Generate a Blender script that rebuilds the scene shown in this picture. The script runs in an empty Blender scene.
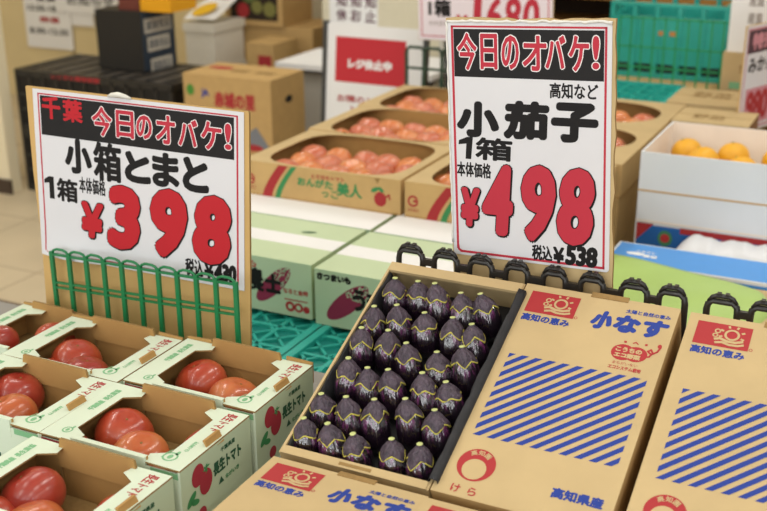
import bpy, bmesh, math, random
from mathutils import Vector, Matrix
random.seed(7)
C = bpy.context.scene.collection
PI = math.pi
H = 1.55                                     # camera height; heights below are given relative to it where zr is used

# ------------------------------------------------------------------ materials
def s2l(c):
    return c/12.92 if c <= .04045 else ((c+.055)/1.055)**2.4
def rgb(h):
    if isinstance(h, str):
        h = h.lstrip('#'); return tuple(s2l(int(h[i:i+2], 16)/255) for i in (0, 2, 4))
    return h
MATS = {}
def mat(name, col, rough=.6, var=0., vscale=30., bump=0., bscale=200., metal=0., coat=0., sheen=0., trans=0., stretch=(1, 1, 1), col2=None, spec=None):
    if name in MATS: return MATS[name]
    m = bpy.data.materials.new(name); m.use_nodes = True
    nt = m.node_tree; b = nt.nodes['Principled BSDF']
    c = rgb(col)
    b.inputs['Base Color'].default_value = (*c, 1)
    b.inputs['Roughness'].default_value = rough
    b.inputs['Metallic'].default_value = metal
    b.inputs['Coat Weight'].default_value = coat
    b.inputs['Coat Roughness'].default_value = .08
    if spec is None and rough >= .5: spec = .22
    if spec is not None: b.inputs['Specular IOR Level'].default_value = spec
    if trans: b.inputs['Transmission Weight'].default_value = trans
    if var or bump or col2:
        tc = nt.nodes.new('ShaderNodeTexCoord'); mp = nt.nodes.new('ShaderNodeMapping')
        mp.inputs['Scale'].default_value = stretch
        nt.links.new(tc.outputs['Object'], mp.inputs['Vector'])
    if var or col2:
        n = nt.nodes.new('ShaderNodeTexNoise'); n.inputs['Scale'].default_value = vscale; n.inputs['Detail'].default_value = 4
        nt.links.new(mp.outputs[0], n.inputs['Vector'])
        r = nt.nodes.new('ShaderNodeValToRGB')
        r.color_ramp.elements[0].position = .3; r.color_ramp.elements[1].position = .7
        c2 = rgb(col2) if col2 else tuple(min(1, x*(1+var)) for x in c)
        c1 = c if col2 else tuple(x*(1-var) for x in c)
        r.color_ramp.elements[0].color = (*c1, 1); r.color_ramp.elements[1].color = (*c2, 1)
        nt.links.new(n.outputs[0], r.inputs[0]); nt.links.new(r.outputs[0], b.inputs['Base Color'])
    if bump:
        n2 = nt.nodes.new('ShaderNodeTexNoise'); n2.inputs['Scale'].default_value = bscale; n2.inputs['Detail'].default_value = 3
        nt.links.new(mp.outputs[0], n2.inputs['Vector'])
        bu = nt.nodes.new('ShaderNodeBump'); bu.inputs['Strength'].default_value = bump; bu.inputs['Distance'].default_value = .004
        nt.links.new(n2.outputs[0], bu.inputs['Height']); nt.links.new(bu.outputs[0], b.inputs['Normal'])
    MATS[name] = m
    return m

KRAFT = mat('kraft', '#c0a87c', .75, var=.05, vscale=14, bump=.06, bscale=90)
KRAFT_B = mat('kraft_brown', '#c6a570', .8, var=.06, vscale=18, bump=.08, bscale=80)
KRAFT_EDGE = mat('kraft_edge', '#96794c', .9, var=.1, vscale=120)
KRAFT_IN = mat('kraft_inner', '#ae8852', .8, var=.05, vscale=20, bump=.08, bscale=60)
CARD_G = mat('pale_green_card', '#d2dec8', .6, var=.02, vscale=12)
CARD_S = mat('pale_green_shaded_side', '#bccdb0', .6, var=.02, vscale=12)  # green tint with the right face's shade mixed into the colour
CARD_G2 = mat('mint_card', '#bfcfab', .65, var=.02, vscale=12)
CARD_MINT = mat('mint_front_card', '#b4cdae', .65, var=.02, vscale=12)
WHITE = mat('white_card', '#e9e9e9', .6, var=.015, vscale=8)
WHITE_C = mat('cool_white_card', '#dfe3e8', .5, var=.015, vscale=8)
WHITE_IN = mat('white_inner', '#efe4d8', .7, var=.02)
PAPER = mat('paper_white', '#d6d6da', .42, var=.012, vscale=9, bump=.05, bscale=14)
BAND = mat('sign_black', '#1d1c1d', .5)
RED = mat('ink_red', '#b93343', .5)
RED_B = mat('ink_bright_red', '#b8232d', .5)
RED_O = mat('box_ink_red', '#a83538', .65)
DRED = mat('ink_dark_red', '#a23440', .65)
INK = mat('ink_black', '#171516', .5)
LINER = mat('white_outline', '#f0eeee', .5)
BLUE = mat('ink_blue', '#293f90', .6)
GREEN_I = mat('ink_green', '#3f8a55', .6)
GREEN_T = mat('ink_pale_green', '#7fb487', .6)
DGREEN_I = mat('ink_dark_green', '#2f5a41', .6)
MAROON = mat('ink_maroon', '#8a2f4c', .6)
STEM_P = mat('cut_stem', '#c3cb86', .6, var=.1, vscale=400)
BLACK_P = mat('black_plastic', '#262422', .35, var=.1)
BLACK_L = mat('black_liner', '#2e2e30', .5, var=.2, vscale=40, bump=.5, bscale=40)
GREEN_P = mat('green_plastic', '#1b7a48', .35)
GREEN_P2 = mat('green_wire_plastic', '#23965c', .4)
TEAL = mat('teal_plastic', '#2ba89b', .35, var=.06)
TEAL_D = mat('teal_plastic_deep', '#0f7a72', .4)
DGREEN_P = mat('dark_green_wire', '#24402f', .4)
STEEL = mat('painted_steel', '#c9c6bd', .4)
DARK = mat('dark_metal', '#3a3a38', .45)

# ------------------------------------------------------------------ mesh builder
class MB:
    def __init__(s): s.v = []; s.f = []; s.m = []; s.mats = []; s.sm = []
    def mi(s, m):
        if m not in s.mats: s.mats.append(m)
        return s.mats.index(m)
    def add(s, vs, fs, m, T=None, smooth=False):
        o = len(s.v); k = s.mi(m)
        for p in vs:
            p = Vector(p)
            s.v.append(tuple(T @ p) if T else tuple(p))
        for f in fs: s.f.append([i+o for i in f]); s.m.append(k); s.sm.append(smooth)
        return s
    def box(s, x0, y0, z0, x1, y1, z1, m, T=None, skip=()):
        vs = [(x0,y0,z0),(x1,y0,z0),(x1,y1,z0),(x0,y1,z0),(x0,y0,z1),(x1,y0,z1),(x1,y1,z1),(x0,y1,z1)]
        fs = {'b':(3,2,1,0),'t':(4,5,6,7),'f':(0,1,5,4),'r':(1,2,6,5),'k':(2,3,7,6),'l':(3,0,4,7)}
        mm = m if isinstance(m, dict) else None
        for k, f in fs.items():
            if k in skip: continue
            s.add([vs[i] for i in f], [(0,1,2,3)], mm.get(k, mm['*']) if mm else m, T)
        return s
    def prism(s, poly, z0, z1, m, T=None, mside=None):
        n = len(poly)
        # ear-safe: ngon caps
        s.add([(x,y,z0) for x,y in poly]+[(x,y,z1) for x,y in poly], [tuple(range(n-1,-1,-1)), tuple(range(n,2*n))], m, T)
        s.add([(x,y,z0) for x,y in poly]+[(x,y,z1) for x,y in poly], [(i,(i+1)%n,n+(i+1)%n,n+i) for i in range(n)], mside or m, T)
        return s
    def tube(s, pts, r, m, n=8, T=None, closed=False):
        pts = [Vector(p) for p in pts]; N = len(pts); rings = []
        prev = None
        for i, p in enumerate(pts):
            if closed: d = pts[(i+1)%N]-pts[i-1]
            else: d = pts[min(i+1,N-1)]-pts[max(i-1,0)]
            d.normalize()
            if prev is None:
                a = d.orthogonal().normalized()
            else:
                a = (prev - d*prev.dot(d)).normalized()
            prev = a; b = d.cross(a)
            rr = r[i] if isinstance(r,(list,tuple)) else r
            rings.append([p+(a*math.cos(2*PI*k/n)+b*math.sin(2*PI*k/n))*rr for k in range(n)])
        vs = [q for R in rings for q in R]; fs = []
        for i in range(N if closed else N-1):
            j = (i+1)%N
            for k in range(n): fs.append((i*n+k, i*n+(k+1)%n, j*n+(k+1)%n, j*n+k))
        if not closed: fs += [tuple(range(n-1,-1,-1)), tuple(range((N-1)*n, N*n))]
        return s.add(vs, fs, m, T, smooth=True)
    def bar(s, a, b, w, d, m, T=None):
        """rectangular bar from a to b; w along X-ish, d along Y"""
        a = Vector(a); b = Vector(b); e = (b-a).normalized()
        u = Vector((0,1,0)); v = e.cross(u)
        if v.length < 1e-6: u = Vector((1,0,0)); v = e.cross(u)
        v.normalize(); u = v.cross(e).normalized()
        vs = [p+v*sx*w/2+u*sy*d/2 for p in (a,b) for sx,sy in ((-1,-1),(1,-1),(1,1),(-1,1))]
        return s.add(vs, [(3,2,1,0),(4,5,6,7),(0,1,5,4),(1,2,6,5),(2,3,7,6),(3,0,4,7)], m, T)
    def lathe(s, prof, m, n=24, T=None, fn=None, smooth=True):
        """prof [(r,z)] bottom to top; fn(r,z,a)->(r,z)"""
        vs = []; fs = []
        for r, z in prof:
            for k in range(n):
                a = 2*PI*k/n
                rr, zz = fn(r,z,a) if fn else (r,z)
                vs.append((rr*math.cos(a), rr*math.sin(a), zz))
        for i in range(len(prof)-1):
            for k in range(n): fs.append((i*n+k, i*n+(k+1)%n, (i+1)*n+(k+1)%n, (i+1)*n+k))
        fs.append(tuple(range(n-1,-1,-1))); L = len(prof)-1
        fs.append(tuple(range(L*n, (L+1)*n)))
        return s.add(vs, fs, m, T, smooth=smooth)
    def build(s, name, parent=None, loc=None, label=None, bevel=0, mods=None):
        me = bpy.data.meshes.new(name); me.from_pydata(s.v, [], s.f)
        for m in s.mats: me.materials.append(m)
        me.polygons.foreach_set('material_index', s.m); me.polygons.foreach_set('use_smooth', s.sm)
        me.update()
        o = bpy.data.objects.new(name, me); C.objects.link(o)
        if parent: o.parent = parent
        if loc: o.location = loc
        if label: o['label'] = label
        if bevel:
            b = o.modifiers.new('bevel', 'BEVEL'); b.width = bevel; b.segments = 2; b.limit_method = 'ANGLE'; b.angle_limit = .6
        return o

# ------------------------------------------------------------------ printing
_txt = {}
def glyphs(body):
    """2D outline mesh of a piece of writing in the unit square"""
    if body in _txt: return _txt[body]
    cu = bpy.data.curves.new('writing', 'FONT'); cu.body = body; cu.size = 1; cu.resolution_u = 3
    o = bpy.data.objects.new('writing', cu); C.objects.link(o)
    dg = bpy.context.evaluated_depsgraph_get()
    me = bpy.data.meshes.new_from_object(o.evaluated_get(dg))
    vs = [tuple(v.co) for v in me.vertices]; fs = [tuple(p.vertices) for p in me.polygons]
    bpy.data.objects.remove(o); bpy.data.meshes.remove(me); bpy.data.curves.remove(cu)
    x0 = min(v[0] for v in vs); x1 = max(v[0] for v in vs); y0 = min(v[1] for v in vs); y1 = max(v[1] for v in vs)
    vs = [((x-x0)/(x1-x0), (y-y0)/(y1-y0)) for x, y, _ in vs]
    # make the faces look up
    out = []
    for f in fs:
        ar = sum(vs[f[i]][0]*vs[f[(i+1)%len(f)]][1]-vs[f[(i+1)%len(f)]][0]*vs[f[i]][1] for i in range(len(f)))
        out.append(f if ar > 0 else tuple(reversed(f)))
    _txt[body] = (vs, out)
    return _txt[body]

class Face:
    """a printable flat face: origin, right, up, normal"""
    def __init__(s, mb, o, ex, ey, lift=.0004):
        s.mb = mb; s.o = Vector(o); s.ex = Vector(ex).normalized(); s.ey = Vector(ey).normalized(); s.en = s.ex.cross(s.ey); s.lift = lift
        s.k = 0
    def P(s, x, y, h=0): return s.o + s.ex*x + s.ey*y + s.en*(s.lift+h)
    def poly(s, pts, m, h=0):
        ar = sum(pts[i][0]*pts[(i+1)%len(pts)][1]-pts[(i+1)%len(pts)][0]*pts[i][1] for i in range(len(pts)))
        if ar < 0: pts = pts[::-1]
        s.mb.add([s.P(x,y,h) for x,y in pts], [tuple(range(len(pts)))], m)
    def rect(s, x0, y0, x1, y1, m, h=0): s.poly([(x0,y0),(x1,y0),(x1,y1),(x0,y1)], m, h)
    def ell(s, cx, cy, rx, ry, m, h=0, rot=0, n=28, a0=0, a1=2*PI):
        pts = []
        for i in range(n):
            a = a0+(a1-a0)*i/(n if abs(a1-a0-2*PI)<1e-6 else n-1); x = rx*math.cos(a); y = ry*math.sin(a)
            pts.append((cx+x*math.cos(rot)-y*math.sin(rot), cy+x*math.sin(rot)+y*math.cos(rot)))
        s.poly(pts, m, h)
    def ring(s, cx, cy, r0, r1, m, h=0, a0=0, a1=2*PI, n=32, sy=1):
        for i in range(n):
            a = a0+(a1-a0)*i/n; b = a0+(a1-a0)*(i+1)/n
            s.poly([(cx+r*math.cos(t), cy+sy*r*math.sin(t)) for r,t in ((r0,a),(r1,a),(r1,b),(r0,b))], m, h)
    def line(s, pts, w, m, h=0):
        for i in range(len(pts)-1):
            (xa,ya),(xb,yb) = pts[i],pts[i+1]; L = math.hypot(xb-xa,yb-ya) or 1; nx,ny = -(yb-ya)/L*w/2,(xb-xa)/L*w/2
            s.poly([(xa-nx,ya-ny),(xb-nx,yb-ny),(xb+nx,yb+ny),(xa+nx,ya+ny)], m, h+i*2e-6)
        for x,y in pts[1:-1]: s.ell(x,y,w/2,w/2,m,h+1e-5,n=8)
    def text(s, body, x0, y0, x1, y1, m, h=0, bold=0, skew=0, warp=None, rot=0):
        """writing that fills the box x0..x1, y0..y1; bold thickens its strokes by that much"""
        vs, fs = glyphs(body)
        b = bold; W = x1-x0-2*b; Hh = y1-y0-2*b
        n = 1 if b == 0 else 12
        cx, cy = (x0+x1)/2, (y0+y1)/2
        for k in range(n+(1 if b else 0)):
            dx, dy = (0,0) if (k == n or b == 0) else (b*math.cos(2*PI*k/n), b*math.sin(2*PI*k/n))
            pts = []
            for (u,v) in vs:
                x = x0+b+u*W+dx; y = y0+b+v*Hh+dy
                x += skew*(y-cy)
                if warp: x, y = warp(x, y)
                if rot:
                    c_, s_ = math.cos(rot), math.sin(rot); x, y = cx+(x-cx)*c_-(y-cy)*s_, cy+(x-cx)*s_+(y-cy)*c_
                pts.append(s.P(x, y, h+k*1.5e-6))
            s.mb.add(pts, fs, m)

# ------------------------------------------------------------------ objects
def tag(o, label, cat, group=None, kind=None):
    o['label'] = label; o['category'] = cat
    if group: o['group'] = group
    if kind: o['kind'] = kind
    return o
def thing(name, label, cat, loc=(0,0,0), rot=(0,0,0), group=None):
    o = bpy.data.objects.new(name, None); C.objects.link(o)
    o.empty_display_size = .05; o.location = loc; o.rotation_euler = rot
    return tag(o, label, cat, group)
def struct(mb, name):
    o = mb.build(name); o['kind'] = 'structure'; return o
KIDS = {}
def dup(root, loc, rot=None, label=None, scale=None, group=None):
    r = root.copy(); C.objects.link(r); r.location = loc
    if rot is not None: r.rotation_euler = rot
    if scale is not None: r.scale = (scale,)*3 if not isinstance(scale, tuple) else scale
    if label: r['label'] = label
    if group: r['group'] = group
    for ch in list(root.children):
        c = ch.copy(); C.objects.link(c); c.parent = r
        for g in ch.children:
            d = g.copy(); C.objects.link(d); d.parent = c
    return r

# ------------------------------------------------------------------ camera
pitch, roll, yaw = math.radians(20.27), math.radians(.3), math.radians(-26.35)
f_ = Vector((math.sin(yaw)*math.cos(pitch), math.cos(yaw)*math.cos(pitch), -math.sin(pitch)))
r_ = Vector((math.cos(yaw), -math.sin(yaw), 0)); d_ = f_.cross(r_)
r2 = r_*math.cos(roll)+d_*math.sin(roll); d2 = d_*math.cos(roll)-r_*math.sin(roll)
cam = bpy.data.cameras.new('camera'); co = bpy.data.objects.new('camera', cam); C.objects.link(co)
M = Matrix.Identity(4)
for i in range(3): M[i][0] = r2[i]; M[i][1] = -d2[i]; M[i][2] = -f_[i]
M[2][3] = H
co.matrix_world = M
cam.sensor_width = 36; cam.lens = 1100/767*36; cam.clip_start = .05
cam.dof.use_dof = True; cam.dof.focus_distance = 1.72; cam.dof.aperture_fstop = 4.6
bpy.context.scene.camera = co

# ================================================================== SETTING
FLOOR = mat('floor_tile', '#c6b699', .45, var=.08, vscale=3, bump=.02, bscale=20)
WALL = mat('wall_cream', '#e6dabb', .7, var=.03, vscale=2)
WALL2 = mat('wall_warm', '#d9c79a', .7, var=.06, vscale=3)
BASE = mat('baseboard_dark', '#4a3d33', .5)
CEIL = mat('ceiling_white', '#e6e6e2', .8)
b = MB(); b.box(-7, -2.6, -.1, 3.2, 6.3, 0, FLOOR)
for i in range(-14, 7): b.box(i*.5-.004, -2.6, 0, i*.5+.004, 6.3, .0008, mat('floor_joint', '#b0a086', .6))
for j in range(-5, 13): b.box(-7, j*.5-.004, 0, 3.2, j*.5+.004, .0007, mat('floor_joint', '#b0a086', .6))
struct(b, 'floor')
b = MB(); b.box(-7, 6.2, 0, 3.2, 6.3, 3.1, WALL); struct(b, 'wall_back')
b = MB(); b.box(-7.1, -2.6, 0, -7, 6.3, 3.1, WALL); struct(b, 'wall_left')
b = MB(); b.box(-7.1, -2.6, 3.1, 3.2, 6.3, 3.2, CEIL); struct(b, 'ceiling')
b = MB(); b.box(-4.6, 3.76, 0, -3.86, 3.83, 3.1, WALL); pil = struct(b, 'wall_pillar')
b = MB(); b.box(-4.6, 3.745, 0, -3.85, 3.76, .07, BASE); struct(b, 'baseboard_pillar')
b = MB(); b.box(-7, 5.5, 0, -3.6, 5.6, 3.1, WALL2)
for x in (-4.95,-4.55,-4.15): b.box(x, 5.492, 0, x+.012, 5.5, 3.1, mat('panel_joint', '#9c8960', .7))
struct(b, 'wall_partition')
b = MB(); b.box(-4.93, 5.488, 0, -3.6, 5.5, .08, BASE); struct(b, 'baseboard_partition')

# floor mat
b = MB(); b.box(-3.3, 2.2, 0, -2.78, 2.72, .008, mat('mat_grey', '#77695a', .9, var=.15, vscale=60))
tag(b.build('floor_mat'), 'dark grey mat lying on the floor at the far left', 'mat')

# ================================================================== display tables
TABLE = mat('table_grey', '#8d8a85', .5)
def table(name, label, x0, y0, x1, y1, top, m=TABLE, th=.03):
    t = thing(name, label, 'table', ((x0+x1)/2,(y0+y1)/2,0))
    w,d = (x1-x0)/2,(y1-y0)/2
    MB().box(-w,-d,top-th,w,d,top,m).build('table_top', t)
    for sx in (-1,1):
        for sy in (-1,1): MB().box(sx*(w-.04)-.02, sy*(d-.04)-.02, 0, sx*(w-.04)+.02, sy*(d-.04)+.02, top-th, DARK).build('leg', t)
    return t
TT = H-.912
table('display_table', 'grey display table under the small tomato boxes and eggplant cartons', -1.72, .62, .22, 1.60, TT)

# ================================================================== eggplant cartons
CW, CD, CH = .2385, .405, .088
TIL = math.radians(23.8)
RT = Matrix.Rotation(TIL, 3, 'X')
def carton_root(backleft, tilt, name, label, cat='carton', group=None):
    R = Matrix.Rotation(tilt, 3, 'X')
    loc = Vector(backleft) - R @ Vector((-CW/2, CD/2, CH))
    return thing(name, label, cat, loc, (tilt,0,0), group)

def lid_print(mb):
    F = Face(mb, (-CW/2, CD/2, CH), (1,0,0), (0,1,0), .0003)
    k = 1e-3
    R_ = lambda x0,y0,x1,y1,m,h=0: F.rect(x0*k,y0*k,x1*k,y1*k,m,h)
    # red emblem with a beaming sun
    R_(14,-58,91,-13.5, RED_O)
    cx,cy = .065,-.0325
    F.ring(cx,cy,.0075,.0108, KRAFT, .0002)
    for a in range(-20, 201, 44):
        t = math.radians(a); F.line([(cx+.0135*math.cos(t),cy+.0135*math.sin(t)),(cx+.0185*math.cos(t),cy+.0185*math.sin(t))], .0032, KRAFT, .0002)
    F.ring(.0445,-.0285,.0025,.0046, KRAFT, .0002, n=14)
    F.ring(.0425,-.037,.0022,.0042, KRAFT, .0002, n=14)
    F.line([(.042,-.045),(.05,-.042),(.06,-.046),(.072,-.046),(.082,-.042)], .0045, KRAFT, .0003)
    F.line([(.044,-.0515),(.054,-.049),(.064,-.052),(.076,-.0515),(.084,-.048)], .004, KRAFT, .0004)
    F.ring(.0945,-.0545,.0018,.0027, RED_O, n=12)
    F.text('高知の恵み', .014,-.0765,.089,-.0615, BLUE, bold=.0007)
    # name
    F.text('小', .118,-.068,.150,-.030, BLUE, bold=.0026, skew=.12)
    F.text('な', .152,-.067,.190,-.031, BLUE, bold=.0026, skew=.12)
    F.text('す', .193,-.068,.230,-.031, BLUE, bold=.0026, skew=.12)
    F.text('太陽と自然の恵み', .163,-.0268,.229,-.0185, BLUE, bold=.0003)
    # small red bean badge with a curl
    F.ell(.179,-.104,.0165,.0155, RED_O); F.ell(.198,-.104,.0165,.0145, RED_O, 1e-5)
    F.line([(.206,-.108),(.217,-.104),(.2205,-.096),(.217,-.090),(.213,-.094),(.219,-.099),(.226,-.092),(.229,-.082)], .003, RED_O, 2e-5)
    F.ell(.227,-.081,.003,.004, RED_O)
    F.ell(.178,-.0835,.0022,.0022, RED_O); F.line([(.189,-.084),(.193,-.081),(.197,-.0845)], .002, RED_O); F.ell(.208,-.0825,.0022,.0022, RED_O)
    F.text('こうちの', .168,-.1035,.206,-.094, KRAFT, .0002, bold=.0006)
    F.text('エコ野菜', .168,-.1145,.206,-.105, KRAFT, .0002, bold=.0006)
    F.text('まちがいない', .170,-.1275,.206,-.122, RED_O)
    F.text('エコシステム栽培', .166,-.1375,.213,-.130, RED_O, bold=.0003)
    # blue diagonal hatching, clipped to its rectangle
    X0,X1,Y0,Y1 = .0215,.2255,-.302,-.146
    def clip(poly, f):
        out = []
        for i in range(len(poly)):
            p,q = poly[i],poly[(i+1)%len(poly)]; fp,fq = f(p),f(q)
            if fp >= 0: out.append(p)
            if (fp >= 0) != (fq >= 0):
                t = fp/(fp-fq); out.append((p[0]+(q[0]-p[0])*t, p[1]+(q[1]-p[1])*t))
        return out
    for i in range(-9, 12):
        x = X0 + i*.0206; w = .0106; L = .2/.95
        poly = [(x,Y0),(x+w,Y0),(x+w+L,Y0+.2),(x+L,Y0+.2)]
        for f in (lambda p:p[0]-X0, lambda p:X1-p[0], lambda p:p[1]-Y0, lambda p:Y1-p[1]):
            if len(poly) >= 3: poly = clip(poly, f)
        if len(poly) >= 3: F.poly(poly, BLUE)
    # crescent ring mark
    F.ell(.0455,-.350,.0268,.0268, RED_O, n=40)
    F.ell(.0448,-.3575,.0168,.0168, KRAFT, .0002, n=36)
    for ch,a in (('高',118),('知',88),('園',58)):
        t = math.radians(a); x=.0455+.0205*math.cos(t); y=-.350+.0205*math.sin(t)
        F.text(ch, x-.0042,y-.0042,x+.0042,y+.0042, KRAFT, .0003, bold=.0002, rot=t-PI/2)
    F.text('け', .025,-.399,.038,-.386, RED_O, bold=.0004); F.text('ら', .049,-.399,.061,-.386, RED_O, bold=.0004)
    F.text('高知県産', .155,-.371,.224,-.354, BLUE, bold=.0009)

def closed_carton(root):
    b = MB(); b.box(-CW/2,-CD/2,0,CW/2,CD/2,CH,{'*':KRAFT,'r':KRAFT_B,'l':KRAFT_B,'f':KRAFT_B,'k':KRAFT_B})
    lid_print(b); b.build('carton_body', root, bevel=.0015)
    # hand slot in the back edge, its dark opening painted as a strip
    MB().box(-.015,CD/2-.006,CH-.001,.042,CD/2+.004,CH+.0012,KRAFT_EDGE).build('slot_shade_strip', root)

c1 = carton_root((-.509,1.535,H-.639), TIL, 'eggplant_carton', 'closed brown carton with blue hatching, fully in view right of the open eggplants', group='closed eggplant cartons')
closed_carton(c1)
BL = lambda x: (x,1.535,H-.639)
cR = dup(c1, Vector(c1.location)+Vector((.2535,0,-.002)), label='closed brown carton cut by the right edge of the photo, second along the sloped row')
# the flat ones in front
fl = Vector((-.7415,1.146,H-.801)) - Vector((-CW/2, CD/2, CH))
cF = dup(c1, fl, rot=(0,0,0), label='closed brown carton lying flat in front of the open eggplant carton, bottom edge of photo')
cF2 = dup(c1, fl+Vector((.2375,-.004,.001)), rot=(0,0,0), label='closed brown carton lying flat below the crescent mark, only its red emblem showing')
# slabs under the flat cartons
sup = MB(); sup.box(-.745,.735,TT,-.26,1.15,fl.z-.0005,KRAFT_B)
tag(sup.build('base_carton'), 'brown base carton hidden under the flat eggplant cartons in front', 'carton')

# open carton
oc = carton_root((-.7475,1.535,H-.641), TIL, 'open_eggplant_carton', 'open brown carton lined in black paper and filled with small eggplants', 'carton')
t = .004
w,d = .1165,CD/2
b = MB(); b.box(-w,-d,0,w,d,t,KRAFT_IN)
b.box(-w,d-t,t,w,d,CH,{'*':KRAFT}); b.box(-w,-d,t,-w+t,d-t,CH,KRAFT)
b.box(w-t,-d,t,w,d-t,CH,KRAFT)
b.box(-w+t,-d,t,w-t,-d+t,CH,KRAFT)
b.build('carton_body', oc, bevel=.0008)
b = MB(); b.box(-w+.002,d-.020,CH-.004,w-.002,d-.001,CH+.0015,KRAFT); b.build('back_fold', oc, bevel=.0008)
b = MB(); b.box(-w+.002,-d,CH-.004,w-.004,-d+.013,CH+.001,KRAFT); b.box(-.022,-d+.0035,CH+.001,.028,-d+.0085,CH+.0014,KRAFT_EDGE); b.build('front_fold', oc, bevel=.0006)
MB().box(-w+t+.0005,-d+t+.0005,.028,w-t-.0005,d-t-.0005,.0325,BLACK_L).build('inner_tray', oc)
# black paper liner: wavy sheets along both sides
for sx, nm in ((-1,'liner'),(1,'liner')):
    b = MB(); n = 30; vs = []; fs = []
    for i in range(n+1):
        y = -d+.012+(2*d-.034)*i/n
        q = .0018*math.sin(i*.9)+.0012*math.sin(i*2.3+1)
        top = CH+(.010 if sx>0 else -.003)+.0015*math.sin(i*1.3+sx)
        xi = sx*(w-t-.001); 
        for (xx,zz) in ((xi, t+.001),(xi-sx*(.004+q), CH*.5),(xi-sx*(.002+q*.6), CH-.004),(sx*(w-.001)-sx*q*.4-(0 if sx>0 else -.0045), top),(sx*(w-.0048),top-.001) if sx<0 else (sx*(w+.0085),top-.003),(sx*(w-.0044),CH-.012) if sx<0 else (sx*(w+.0095),CH-.012)):
            vs.append((xx,y,zz))
    K = 6
    for i in range(n):
        for k in range(K-1):
            f = (i*K+k,(i+1)*K+k,(i+1)*K+k+1,i*K+k+1); fs.append(f if sx>0 else f[::-1])
    b.add(vs, fs, BLACK_L, smooth=True)
    o = b.build(nm, oc, label='black paper liner along the %s side' % ('left' if sx<0 else 'right'))
    so = o.modifiers.new('thick','SOLIDIFY'); so.thickness = .0008

# sloped rack
b = MB()
y0r,y1r = 1.20,1.575
pl = [(-.765,y0r),(.01,y0r)]
def under(y): return H-.639 - (1.535-y)*math.tan(TIL) - CH/math.cos(TIL) - .003
ys = [1.21,1.56]
vs = [(x,y,z) for x in (-.76,.0) for (y,z) in ((ys[0],TT),(ys[1],TT),(ys[1],under(ys[1])),(ys[0],under(ys[0])))]
b.add(vs, [(3,2,1,0),(4,5,6,7),(0,1,5,4),(1,2,6,5),(2,3,7,6),(3,0,4,7)], BLACK_P)
tag(b.build('sloped_rack'), 'black sloped rack propping up the tilted eggplant cartons', 'rack')

# ------------------------------------------------------------------ eggplants
def egg_body_mat():
    m = bpy.data.materials.new('eggplant_skin'); m.use_nodes = True; nt = m.node_tree; p = nt.nodes['Principled BSDF']
    tc = nt.nodes.new('ShaderNodeTexCoord'); sx = nt.nodes.new('ShaderNodeSeparateXYZ'); nt.links.new(tc.outputs['Object'], sx.inputs[0])
    mp = nt.nodes.new('ShaderNodeMapping'); mp.inputs['Scale'].default_value = (1,1,.16); nt.links.new(tc.outputs['Object'], mp.inputs[0])
    n = nt.nodes.new('ShaderNodeTexNoise'); n.inputs['Scale'].default_value = 190; n.inputs['Detail'].default_value = 3; nt.links.new(mp.outputs[0], n.inputs[0])
    # purple towards the calyx edge, almost black below
    mr = nt.nodes.new('ShaderNodeMapRange'); mr.inputs[1].default_value = .036; mr.inputs[2].default_value = .060; nt.links.new(sx.outputs[2], mr.inputs[0])
    mu = nt.nodes.new('ShaderNodeMath'); mu.operation = 'MULTIPLY'; nt.links.new(mr.outputs[0], mu.inputs[0])
    r0 = nt.nodes.new('ShaderNodeValToRGB'); r0.color_ramp.elements[0].position=.47; r0.color_ramp.elements[1].position=.66; nt.links.new(n.outputs[0], r0.inputs[0]); nt.links.new(r0.outputs[0], mu.inputs[1])
    r = nt.nodes.new('ShaderNodeValToRGB')
    e = r.color_ramp.elements; e[0].color = (*rgb('#191019'),1); e[1].color = (*rgb('#8a3a7c'),1); e[1].position = 1
    nt.links.new(mu.outputs[0], r.inputs[0]); nt.links.new(r.outputs[0], p.inputs['Base Color'])
    p.inputs['Roughness'].default_value = .12; p.inputs['Specular IOR Level'].default_value = .8; p.inputs['Coat Weight'].default_value = 1; p.inputs['Coat IOR'].default_value = 1.7; p.inputs['Coat Roughness'].default_value = .06
    n3 = nt.nodes.new('ShaderNodeTexNoise'); n3.inputs['Scale'].default_value = 150; n3.inputs['Detail'].default_value = 2; nt.links.new(mp.outputs[0], n3.inputs[0])
    bu = nt.nodes.new('ShaderNodeBump'); bu.inputs['Strength'].default_value = .8; bu.inputs['Distance'].default_value = .004
    nt.links.new(n3.outputs[0], bu.inputs['Height']); nt.links.new(bu.outputs[0], p.inputs['Normal']); nt.links.new(bu.outputs[0], p.inputs['Coat Normal'])
    return m
EGG = egg_body_mat()
CALYX = mat('calyx_purple_brown', '#2f2732', .42, col2='#594a58', vscale=120, bump=1.0, bscale=230, stretch=(1,1,.6))
RIM = mat('calyx_rim_yellow', '#bdb352', .5, var=.25, vscale=200)
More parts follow.
